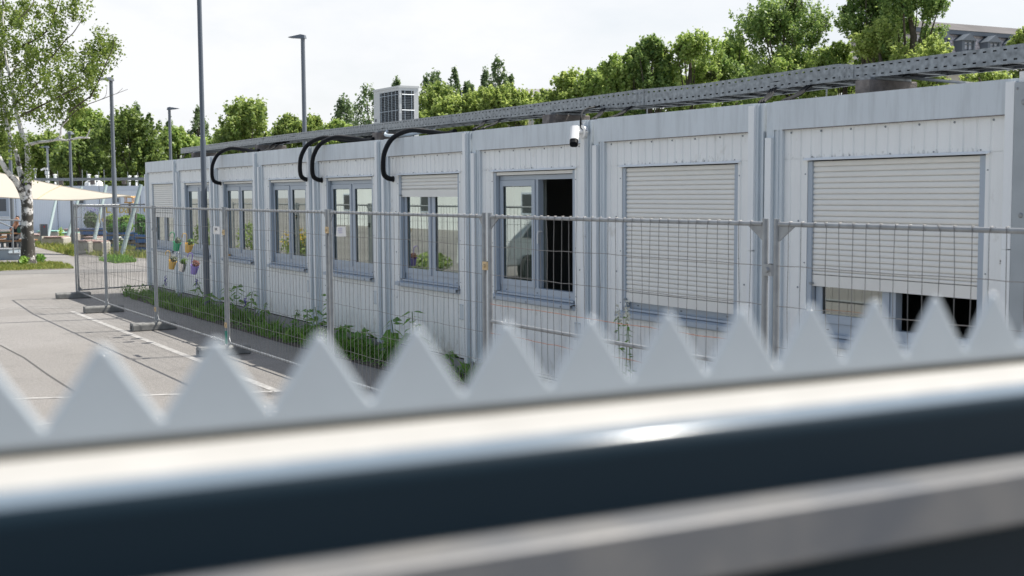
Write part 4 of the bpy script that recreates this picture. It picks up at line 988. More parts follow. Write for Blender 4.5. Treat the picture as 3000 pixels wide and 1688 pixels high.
# body facing the camera's right (+x) side and toward the table (-y)
body = skin_fig('body', [(0, .05, .50, .13, .16), (0, .03, .75, .13, .17), (.02, -.02, .98, .10, .17), (.05, -.08, 1.10, .055, .055), (.09, -.14, 1.20, .075, .09), (.10, -.15, 1.28, .085, .095), (.10, -.14, 1.36, .06, .07)], [(i, i + 1) for i in range(6)], SK, per)
obj('shirt', MB(), NAVY, per) if False else None
sh_ = skin_fig('clothes', [(0, .05, .48, .15, .18), (0, .04, .66, .145, .18), (0, .02, .85, .15, .20), (.02, -.02, 1.0, .11, .18), (-.17, .0, .98, .075), (-.21, -.10, .85, .062), (.19, -.04, .98, .07), (.21, -.18, .86, .06), (-.09, -.25, .52, .085), (-.10, -.45, .50, .07), (-.10, -.46, .25, .055), (-.10, -.44, .06, .05), (.09, -.25, .52, .085), (.10, -.45, .50, .07), (.10, -.46, .25, .055), (.10, -.44, .06, .05)],
               [(0, 1), (1, 2), (2, 3), (3, 4), (4, 5), (3, 6), (6, 7), (0, 8), (8, 9), (9, 10), (10, 11), (0, 12), (12, 13), (13, 14), (14, 15)], NAVY, per)
skin_fig('sleeve', [(-.15, .0, 1.0, .072), (-.21, -.09, .86, .066)], [(0, 1)], BLUE, per)
skin_fig('forearm', [(-.20, -.10, .86, .046), (-.14, -.33, .78, .042), (-.02, -.26, 1.0, .034), (.04, -.22, 1.16, .03), (.045, -.21, 1.22, .032)], [(0, 1), (1, 2), (2, 3), (3, 4)], SK, per)
for i in range(4): skin_fig('finger', [(.03 + .014 * i, -.235, 1.22, .010), (.02 + .016 * i, -.245, 1.265 - .006 * abs(i - 1), .009), (.025 + .016 * i, -.235, 1.30 - .008 * abs(i - 1), .008)], [(0, 1), (1, 2)], SK, per, 1)
skin_fig('finger', [(.065, -.225, 1.19, .011), (.09, -.235, 1.225, .009)], [(0, 1)], SK, per, 1)
skin_fig('hair', [(.09, -.09, 1.24, .066), (.095, -.105, 1.31, .09, .098), (.10, -.125, 1.365, .078, .085), (.10, -.13, 1.40, .045, .05)], [(0, 1), (1, 2), (2, 3)], HAIR, per)

# ---- info post, concrete seats, planters
t, k, p = yard('info_post', 'grey upright board on a post beside concrete seats', 'board', 121, 721)
X = lambda q: (q - 121) * k; Zp = lambda py: (721 - py) * k
obj('board', MB().box(X(119), X(141), 0, .05, Zp(692), Zp(657)), M['pole'], t); obj('post', MB().box(X(118.7), X(122), -.02, .06, 0, Zp(657) + .01), M['galv'], t)
obj('red_mark', MB().box(X(130), X(134), -.003, -.0005, Zp(667), Zp(662)), mat('red mark', (.5, .06, .05), .6), t)
pink = mat('faded red brown board', (.40, .28, .26), .8, var=.15, vscale=5); mint = mat('mint green board', (.30, .56, .47), .7); SC = mat('weathered pale concrete', (.42, .40, .35), .9, var=.2, vscale=2.5, streak=.18)
def seat(px0, px1, pyb, pyt, m, slab0, slab1, label):
    t, k, p = yard('concrete_bench', label, 'concrete seat', (px0 + px1) / 2, pyb, 'concrete block seats with coloured boards')
    c = (px0 + px1) / 2; X = lambda q: (q - c) * k; h = (pyb - pyt) * k - .07
    b_ = obj('block', MB().box(X(px0), X(px1), 0, .9, 0, h), SC, t); bv = b_.modifiers.new('b', 'BEVEL'); bv.width = .03
    obj('seat_board', MB().box(X(slab0), X(slab1), -.06, .86, h + .005, h + .05), m, t)
seat(122, 187, 724, 692, pink, 130, 182, 'concrete seat with brown board right of the info post')
seat(70, 121, 716, 686, pink, 66, 118, 'concrete seat with brown board just right of birch trunk')
seat(110, 172, 702, 675, mint, 108, 170, 'concrete seat with mint board behind the info post')
seat(174, 222, 708, 680, mint, 172, 216, 'concrete seat with mint board right of brown one')
seat(186, 240, 692, 670, pink, 185, 236, 'farthest concrete seat with brown board beside blue planter')
seat(217, 262, 746, 703, pink, 222, 258, 'nearest concrete seat seen through the fence end')
seat(262, 302, 744, 705, pink, 259, 298, 'concrete seat right of the nearest one behind fence')
seat(248, 284, 718, 693, pink, 246, 283, 'small concrete seat before the left blue planter')
PB = mat('blue painted pallet', (.03, .13, .36), .65, var=.2, vscale=9); PW = mat('bare pallet wood', (.22, .18, .14), .85, var=.25, vscale=10)
def planter(px0, px1, pyb, pyt, label, seed):
    t, k, p = yard('pallet_planter', label, 'planter', (px0 + px1) / 2, pyb, 'raised beds made of blue pallets')
    c = (px0 + px1) / 2; w = (px1 - px0) * k; h = (pyb - pyt) * k; x0_ = -w / 2; x1_ = w / 2
    for i in range(2):
        z = h * (.12 + .46 * i)
        obj('board', MB().box(x0_, x1_, 0, .03, z, z + h * .2), PB, t)
        obj('board', MB().box(x0_ + .01, x1_ - .01, .002, .028, z + h * .24, z + h * .36), PW, t)
        obj('end_board', MB().box(x1_ + .001, x1_ + .03, .03, .95, z, z + h * .2), PB, t)
    obj('top_board', MB().box(x0_ - .03, x1_ + .05, -.04, .12, h - .08, h - .002), PB, t)
    bl = MB()
    for i in range(int(w / .35) + 1): bl.box(x0_ + i * .35, x0_ + i * .35 + .12, .031, .10, 0, h - .085)
    obj('blocks', bl, PW, t); obj('liner', MB().box(x0_ + .02, x1_ - .02, .101, .94, 0.0, h - .1), M['soil'], t)
    return t, k, p, w, h
BEAN = leafmat('bean leaves', (.14, .28, .04), (.30, .45, .10), .4); DKL = leafmat('dark broad leaves', (.05, .16, .03), (.12, .30, .06), .35); LAV = leafmat('grey green lavender leaves', (.10, .19, .07), (.2, .30, .12), .3); VPET = leafmat('violet spikes', (.13, .10, .40), (.25, .18, .55), .3)
def plant(name, label, px, py0, py1, depth, halfw, n, m, size, seed, cat='plant', extra=None):
    rg = np.random.default_rng(seed); b = atD(px, py0, depth); hh = (py0 - py1) * mpp(depth); t = thing(name, label, cat, b, YAW)
    V, F = leaf_cloud(n, (0, 0, hh * .5), (halfw * mpp(depth), .35, hh * .52), size, rg); np_obj('leaves', V, F, m, t)
    st = MB()
    for i in range(6): st.tube([(rg.normal(0, .1), rg.normal(0, .1), -.02), (rg.normal(0, halfw * mpp(depth) * .4), 0, hh * .5), (rg.normal(0, halfw * mpp(depth) * .5), 0, hh * .9)], .012, 5)
    obj('stems', st, STEM, t)
    if extra:
        V, F = leaf_cloud(extra[1], (extra[2] * mpp(depth), 0, hh * extra[3]), (extra[4] * mpp(depth), .2, hh * extra[5]), .065, rg); np_obj('flowers', V, F, extra[0], t)
    return t
planter(236, 302, 714, 668, 'left blue pallet planter with lavender', 1); planter(313, 401, 732, 681, 'middle blue pallet planter with bean plants', 2); planter(397, 470, 743, 688, 'right blue pallet planter with big leaved plants', 3)
d1 = depth_of(atZ(270, 714)) + .5; d2 = depth_of(atZ(356, 732)) + .5; d3 = depth_of(atZ(430, 743)) + .5
plant('lavender_bush', 'lavender with violet flower spikes in left planter', 268, 672, 618, d1, 22, 1500, LAV, .09, 1, extra=(VPET, 150, 2, .95, 24, .42))
plant('bean_plant', 'light green bean plant on poles left in middle planter', 330, 684, 628, d2, 22, 1100, BEAN, .16, 2)
plant('bean_plant', 'light green bean plant right in middle planter', 368, 684, 632, d2, 22, 900, BEAN, .17, 3)
plant('bean_plant', 'leafy bean plant at the middle planter front edge', 350, 684, 650, d2 - .3, 36, 900, DKL, .14, 4)
plant('sunflower_plant', 'tall broad leaved plant in the right planter', 418, 690, 628, d3, 16, 260, DKL, .26, 5)
plant('broad_leaf_plant', 'low broad leaved plant in the right planter', 425, 690, 660, d3, 22, 380, DKL, .2, 6)
plant('wild_carrot', 'white flowering weeds before the middle planter', 352, 745, 695, d2 - 1, 22, 160, GRD, .08, 7, extra=(WF, 90, 0, .9, 24, .2))
plant('tall_herb', 'tall yellow green weed between concrete seats', 180, 722, 666, depth_of(atZ(180, 722)), 5, 180, BEAN, .09, 8)
plant('grass_tussock', 'leaning clump of long grass beside birch trunk', 118, 772, 742, depth_of(atZ(118, 772)), 7, 120, GRD, .12, 9)
plant('sapling', 'light green sapling shoots before the birch trunk', 74, 775, 750, depth_of(atZ(74, 776)) - .35, 9, 110, BEAN, .12, 10)
# bird feeder
t, k, p = yard('bird_feeder', 'wooden bird feeder house on grey post beside slanted pole', 'bird feeder', 384, 690, None, d2 + 1.2)
X = lambda q: (q - 384) * k; Zp = lambda py: (690 - py) * k
obj('post', MB().box(X(380), X(386), -.04, .04, -1.2, Zp(596)), M['cdark'], t)
obj('floor', MB().box(X(370), X(395), -.15, .15, Zp(596) + .001, Zp(592)), M['woodl'], t)
obj('sides', MB().box(X(371), X(373), -.12, -.09, Zp(592), Zp(579)).box(X(392), X(394), -.12, -.09, Zp(592), Zp(581)).box(X(371), X(373), .09, .12, Zp(592), Zp(579)).box(X(392), X(394), .09, .12, Zp(592), Zp(581)), M['woodl'], t)
rf = MB(); rf.add([(X(366), -.2, Zp(578)), (X(397), -.2, Zp(581)), (X(397), .2, Zp(579)), (X(366), .2, Zp(575)), (X(366), -.2, Zp(575)), (X(397), -.2, Zp(578)), (X(397), .2, Zp(576)), (X(366), .2, Zp(572))], [(0, 1, 2, 3), (4, 7, 6, 5), (0, 4, 5, 1), (1, 5, 6, 2), (2, 6, 7, 3), (3, 7, 4, 0)]); obj('roof', rf, M['woodl'], t)
tag(obj('wooden_post', MB().tube([atD(397, 690, d2 + 1.3) - Vector((0, 0, 1.2)), atD(397, 602, d2 + 1.3)], .05, 8), M['cdark']), 'weathered grey post right of the bird feeder', 'post')
# slanted poles and shade sail
PG = mat('pale green grey steel', (.38, .47, .47), .45)
for (xt, yt, dt_, xb, yb, lab) in ((165, 580, 52, 138, 705, 'slanted pole behind the info post under sail'), (239, 548, 48, 192, 718, 'slanted pole left of the fence end'), (311, 543, 49, 272, 722, 'slanted pole passing before the left planter'), (413, 541, 44.5, 355, 753, 'slanted pale pole holding the sail tip')):
    b = atZ(xb, yb); a = atD(xt, yt, depth_of(b) + (1.0 if xt != 413 else .4))
    tag(obj('sail_pole', MB().tube([b, a], [.085, .068], 12), PG, None, True), lab, 'pole', 'slanted poles of the shade sail')
SAIL = bpy.data.materials.new('cream sail cloth'); SAIL.use_nodes = True; _n = SAIL.node_tree.nodes; _l = SAIL.node_tree.links
_p = _n['Principled BSDF']; _p.inputs['Base Color'].default_value = (.67, .62, .53, 1); _p.inputs['Roughness'].default_value = .85
_t = _n.new('ShaderNodeBsdfTranslucent'); _t.inputs['Color'].default_value = (.74, .69, .60, 1); _m = _n.new('ShaderNodeMixShader'); _m.inputs[0].default_value = .30
_l.new(_p.outputs[0], _m.inputs[1]); _l.new(_t.outputs[0], _m.inputs[2]); _l.new(_m.outputs[0], _n['Material Output'].inputs['Surface'])
upc = [(-200, 470), (-90, 488), (0, 507), (93, 527), (180, 545), (240, 555), (300, 565), (345, 570), (384, 574)]
loc_ = [(-200, 570), (-90, 575), (0, 578), (100, 584), (190, 587), (240, 586), (295, 582), (345, 577), (384, 574.6)]
sv, sf = [], []; nr = 8
for i, (u_, l_) in enumerate(zip(upc, loc_)):
    f = i / 8; du = 50 - 6.0 * f; dl = 46.5 - 2.6 * f
    for j in range(nr + 1):
        s = j / nr; q = atD(u_[0] + (l_[0] - u_[0]) * s, u_[1] + (l_[1] - u_[1]) * s, du + (dl - du) * s); sv.append((q.x, q.y, q.z))
for i in range(8):
    for j in range(nr): a = i * (nr + 1) + j; sf.append((a, a + 1, a + nr + 2, a + nr + 1))
sl = tag(obj('shade_sail', MB().add(sv, sf), SAIL, None, True), 'cream shade sail stretched over the picnic area', 'shade sail')
sm2 = MB(); sm2.tube([Vector(sv[4 * (nr + 1) + j]).lerp(Vector(sv[3 * (nr + 1) + j]), .9 * j / nr) + Vector((0, 0, .01)) for j in range(nr + 1)], .018, 5)
obj('seam', sm2, mat('tan seam', (.50, .40, .26), .8), sl, True)
for row, off in ((0, 0), (nr, 0)):
    obj('hem', MB().tube([sv[i * (nr + 1) + row] for i in range(9)], .02, 5), SAIL, sl, True)
e = atD(407, 574, 44.7); obj('rope', MB().tube([sv[8 * (nr + 1)], e], .015, 5), M['galv'], sl)
# ------------------------------------------------------------------ birch
BARK = bpy.data.materials.new('birch bark'); BARK.use_nodes = True
_n = BARK.node_tree.nodes; _l = BARK.node_tree.links; _p = _n['Principled BSDF']; _p.inputs['Roughness'].default_value = .85
_g = _n.new('ShaderNodeNewGeometry'); _mp = _n.new('ShaderNodeMapping'); _mp.inputs['Scale'].default_value = (4.5, 4.5, 5.0); _l.new(_g.outputs['Position'], _mp.inputs['Vector'])
_z = _n.new('ShaderNodeTexNoise'); _z.inputs['Scale'].default_value = 1.0; _z.inputs['Detail'].default_value = 6; _z.inputs['Roughness'].default_value = .65; _l.new(_mp.outputs['Vector'], _z.inputs['Vector'])
_s = _n.new('ShaderNodeSeparateXYZ'); _l.new(_g.outputs['Position'], _s.inputs[0])
_ma = _n.new('ShaderNodeMapRange'); _ma.inputs['From Min'].default_value = .2; _ma.inputs['From Max'].default_value = 3.6; _ma.inputs['To Min'].default_value = -.13; _ma.inputs['To Max'].default_value = .07; _l.new(_s.outputs['Z'], _ma.inputs['Value'])
_ad = _n.new('ShaderNodeMath'); _ad.operation = 'ADD'; _l.new(_z.outputs['Fac'], _ad.inputs[0]); _l.new(_ma.outputs[0], _ad.inputs[1])
_r = _n.new('ShaderNodeValToRGB'); _r.color_ramp.elements[0].position = .44; _r.color_ramp.elements[1].position = .53; _r.color_ramp.elements[0].color = (.055, .05, .043, 1); _r.color_ramp.elements[1].color = (.72, .70, .68, 1)
_l.new(_ad.outputs[0], _r.inputs['Fac']); _l.new(_r.outputs['Color'], _p.inputs['Base Color'])
DB = depth_of(atZ(84, 776)); kb_ = mpp(DB)
bb = atZ(84, 776)
birch = thing('birch_tree', 'birch with white and black bark at the left edge', 'tree', bb)
def bpt(px, py, dd=0): return atD(px, py, DB + dd) - Vector(bb)
def limb(mb, pts, dd0=0, dd1=0):
    n = len(pts); ps = smooth([bpt(p[0], p[1], dd0 + (dd1 - dd0) * i / (n - 1)) for i, p in enumerate(pts)], 4); rs = []
    for i in range(n - 1):
        for k in range(4): rs.append((pts[i][2] + (pts[i + 1][2] - pts[i][2]) * k / 4) * kb_)
    rs.append(pts[-1][2] * kb_); mb.tube(ps, rs, 10)
tm = MB()
limb(tm, [(80, 784, 34), (81, 768, 27), (82, 748, 20.5), (82, 707, 18.5), (79, 666, 18), (80, 624, 16.5), (79, 593, 16.5), (78, 560, 14), (82, 521, 11), (83, 475, 9), (79, 434, 8), (66, 397, 7), (47, 323, 6), (39, 276, 5), (28, 221, 4), (14, 150, 3), (8, 60, 2.5), (10, -40, 2)])
limb(tm, [(74, 590, 12), (62, 560, 9.5), (45, 530, 8.5), (23, 506, 7.5), (2, 470, 7), (-20, 430, 6)], 0, -.8)
limb(tm, [(76, 556, 12), (66, 525, 9), (57, 495, 7.5), (48, 450, 6), (30, 400, 5), (16, 340, 4), (5, 250, 3.5), (6, 124, 3), (10, 69, 2.5), (11, -20, 2)], 0, .8)
limb(tm, [(84, 425, 5), (110, 417, 4.2), (139, 414, 3.8), (170, 409, 3.4), (199, 411, 3), (232, 404, 2.8), (262, 404, 2.2)], 0, -1)
limb(tm, [(253, 404, 2), (258, 392, 1.8), (266, 375, 1.6)], -1, -1.1)
limb(tm, [(160, 411, 3), (176, 398, 2.8), (180, 372, 2.4), (200, 350, 1.6)], -.4, -.8)
tw = MB()
for pts, a, b in (([(45, 150, 3), (62, 137, 3), (109, 113, 2.6), (142, 83, 2), (175, 0, 1.2)], 0, -.6), ([(44, 305, 3.2), (56, 293, 3), (80, 275, 2.6), (120, 235, 2.2), (166, 199, 1.6)], 0, -1), ([(185, 361, 1.6), (232, 318, 1.3), (298, 291, 1), (374, 262, .5)], -.8, -1), ([(262, 290, 2.2), (290, 235, 2), (311, 185, 1.6), (330, 140, 1), (334, 110, .6)], -1, -1.2), ([(200, 330, 2.4), (240, 300, 2.3), (270, 280, 2.2)], -.8, -1), ([(150, 170, 1.8), (190, 120, 1.6), (215, 96, 1.4), (245, 50, .9)], -.6, -.9), ([(60, 340, 3), (120, 310, 2.5), (200, 270, 2), (250, 245, 1.2)], -.2, -1), ([(50, 60, 1.5), (90, 20, 1.2), (110, -30, 1)], 0, .5), ([(298, 291, .7), (310, 280, .6), (314, 250, .4)], -1, -1), ([(340, 276, .6), (352, 266, .5), (360, 258, .4)], -1, -1), ([(30, 220, 1.6), (60, 180, 1.4), (120, 150, 1)], 0, .6)):
    limb(tw, pts, a, b)
obj('trunk', tm, BARK, birch, True); obj('branches', tw, M['bark'], birch, True)
BLF = leafmat('birch leaves', (.075, .135, .024), (.22, .29, .065), .42, .45)
rgb_ = np.random.default_rng(21); Vs, Fs, o_ = [], [], 0
CL = [(300, 112, 26, 28), (322, 132, 24, 34), (283, 150, 30, 36), (305, 175, 25, 30), (262, 185, 28, 40), (285, 210, 25, 30), (255, 225, 30, 30), (345, 145, 12, 14), (270, 255, 22, 28),
      (228, 22, 20, 20), (222, 48, 16, 22), (240, 12, 12, 14), (195, 12, 12, 14), (165, 85, 22, 25), (180, 70, 14, 14), (190, 140, 30, 22), (205, 155, 22, 20), (160, 165, 32, 28), (185, 195, 25, 20), (215, 180, 12, 15),
      (120, 30, 36, 28), (150, 18, 18, 22), (60, 35, 48, 38), (20, 60, 30, 40), (95, 85, 36, 26), (125, 105, 22, 20), (40, 130, 40, 36), (80, 150, 34, 26), (110, 165, 30, 26), (100, 205, 44, 30), (40, 200, 38, 34), (20, 160, 30, 30), (150, 225, 34, 24), (190, 250, 34, 26), (215, 235, 26, 22), (225, 280, 28, 28), (185, 295, 40, 28), (135, 265, 28, 26), (60, 250, 40, 30), (28, 285, 32, 34), (90, 300, 30, 22), (150, 320, 26, 28), (205, 322, 34, 22), (240, 305, 20, 20), (130, 355, 20, 16), (190, 355, 30, 18), (25, 340, 32, 34), (66, 335, 26, 22), (18, 400, 22, 30), (40, 420, 20, 22), (30, 455, 18, 16), (90, 470, 8, 22), (85, 510, 8, 10), (110, 340, 18, 14), (100, 260, 24, 20),
      (-30, 60, 50, 60), (-40, 180, 50, 60), (-40, 300, 45, 60), (-35, 410, 40, 50)]
for x, y, a, b in CL:
    c = bpt(x, y, rgb_.uniform(-1.4, 1.4)); r_ = np.array(RT)
    for q_ in range(max(3, int(a * b / 95))):
        d = rgb_.normal(size=3); d /= np.linalg.norm(d); d *= rgb_.random() ** .38
        sc_l = np.array(c) + d[0] * a * kb_ * r_ + np.array([0, 0, d[1] * b * kb_]) + d[2] * .8 * np.array(FW)
        n = int(rgb_.integers(26, 64)); sg = rgb_.uniform(.055, .11)
        p = sc_l + rgb_.normal(size=(n, 3)) * np.array([sg, sg, sg * 1.5])
        V, F = leaf_quads(p, rgb_.normal(size=(n, 3)) + np.array([0, 0, .35]), .084, rgb_, .75); Vs.append(V); Fs.append(F + o_); o_ += len(V)
np_obj('crown', np.concatenate(Vs), np.concatenate(Fs), BLF, birch)

# ------------------------------------------------------------------ background trees
KIND = dict(
    dark=leafmat('dark maple leaves', (.055, .105, .025), (.25, .34, .09), .38, .45),
    mid=leafmat('maple leaves', (.11, .19, .042), (.36, .45, .135), .43, .45),
    lime=leafmat('light green leaves', (.16, .27, .055), (.40, .50, .16), .46, .45),
    linden=leafmat('yellow green linden leaves', (.19, .28, .065), (.42, .51, .16), .46, .5),
    ash=leafmat('ash leaves', (.075, .155, .038), (.29, .40, .12), .42, .45),
    poplar=leafmat('poplar leaves', (.07, .13, .05), (.22, .30, .13), .36, .4),
    mistletoe=leafmat('mistletoe leaves', (.04, .065, .015), (.09, .12, .03), .25, .5))
def bgtree(name, label, px, yt, yb, hw, depth, kind, seed, dens=1.0, sparse=False, mist=0):
    rg = np.random.default_rng(seed); k = mpp(depth); p = atD(px, yt, depth); H = p.z; b = Vector((p.x, p.y, 0))
    t = thing(name, label, 'tree', b, 0, 'trees behind the containers'); rx = hw * k * (1.7 if kind == 'poplar' else 1.3 if px > 1200 else 1.2); zc_lo = max(1.2, atD(px, yb, depth).z); rz = (H - zc_lo) / 2; zc = zc_lo + rz
    lf = .0019 * depth; lobes = []
    if kind == 'poplar':
        for i in range(70):
            f = rg.random(); w = rx * 1.1 * (1 - f) ** .5 * (.4 + .6 * min(1, f * 4 + .2)); a = rg.uniform(0, 6.28)
            lobes.append((np.array([math.cos(a) * w * .7, math.sin(a) * w * .7, zc_lo + f * (H - zc_lo) * .96]), max(.3, rx * .27 * (1.2 - f * .7)), 2.0))
    else:
        vol = (rx * rx * rz) ** (1 / 3); nl = int(min(620, 330 + 80 * rz / max(rx, .1)))
        # big irregular masses first, then sprays on them
        mass = []
        for i in range(18 if not sparse else 17):
            f = rg.uniform(-.9, 1) if i % 3 else rg.uniform(.2, .95); a = rg.uniform(0, 6.283); q = rx * max(.08, 1 - abs(f if f > 0 else f * .5) ** 2.6) ** .5 * rg.uniform(.45, .95)
            mass.append((np.array([math.cos(a) * q, math.sin(a) * q, zc + f * rz * .82]), min(vol, rx * 1.3) * rg.uniform(.30, .52)))
        mass.append((np.array([rg.normal(0, .1) * rx, 0, H - vol * .36]), vol * .34))
        for i in range(nl):
            mc, mr = mass[i % len(mass)]; d = rg.normal(size=3); d /= np.linalg.norm(d)
            c = mc + d * mr * (rg.random() ** .4) * np.array([1, 1, .95]); c[2] = min(c[2], H - .02 * vol)
            lobes.append((c, .09 * min(vol, rx * 1.4) * rg.uniform(.6, 1.5), 1.0))
    Vs, Fs, o = [], [], 0
    for c, r, st in lobes:
        n = int(min(260, 24 + dens * 3.3 * (r / lf) ** 2)); d = rg.normal(size=(n, 3)); d /= np.linalg.norm(d, axis=1)[:, None]
        ax = c - np.array([0, 0, zc]); ax = ax / (np.linalg.norm(ax) + 1e-6) * .7 + np.array([0, 0, .8]); ax /= np.linalg.norm(ax)
        rad = r * (.35 + .65 * rg.random(n)); q = c + d * rad[:, None] * np.array([1, 1, .9 * st]) + ax[None] * (rg.normal(size=(n, 1)) * r * .75)
        V, F = leaf_quads(q, d + np.array([0, 0, .5]) + rg.normal(size=(n, 3)) * .7, lf * (1.5 if px < 760 and kind != 'poplar' else 1.3), rg, .7); Vs.append(V); Fs.append(F + o); o += len(V)
    np_obj('crown', np.concatenate(Vs), np.concatenate(Fs), KIND[kind], t)
    tm = MB(); tr = max(.09, .024 * H * (.8 if kind == 'poplar' else 1))
    tm.tube([(0, 0, -.1), (.02, .02, zc_lo * .7), (rg.normal(0, .1), rg.normal(0, .1), zc), (rg.normal(0, .15), rg.normal(0, .15), H - rz * .5)], [tr, tr * .8, tr * .5, tr * .15], 8)
    for c, r, st in lobes[::max(1, len(lobes) // 9)]:
        z0 = zc_lo * .6 + (c[2] - zc_lo) * .45 + .3; z0 = max(z0, .8)
        tm.tube([(0, 0, z0), (c[0] * .45, c[1] * .45, z0 + (c[2] - z0) * .45), tuple(c)], [tr * .32, tr * .2, tr * .06], 5)
    obj('trunk', tm, M['bark'], t, True)
    if mist:
        Vs, Fs, o = [], [], 0
        for i in range(mist):
            c, r, _ = lobes[(i * 5 + 2) % len(lobes)]; c = c * np.array([.8, .8, 1]) ; n = 420
            V, F = leaf_cloud(n, c + rg.normal(0, .2, 3), (rx * .2, rx * .2, rx * .2), lf * 1.25, rg); Vs.append(V); Fs.append(F + o); o += len(V)
        np_obj('mistletoe', np.concatenate(Vs), np.concatenate(Fs), KIND['mistletoe'], t)
    return t
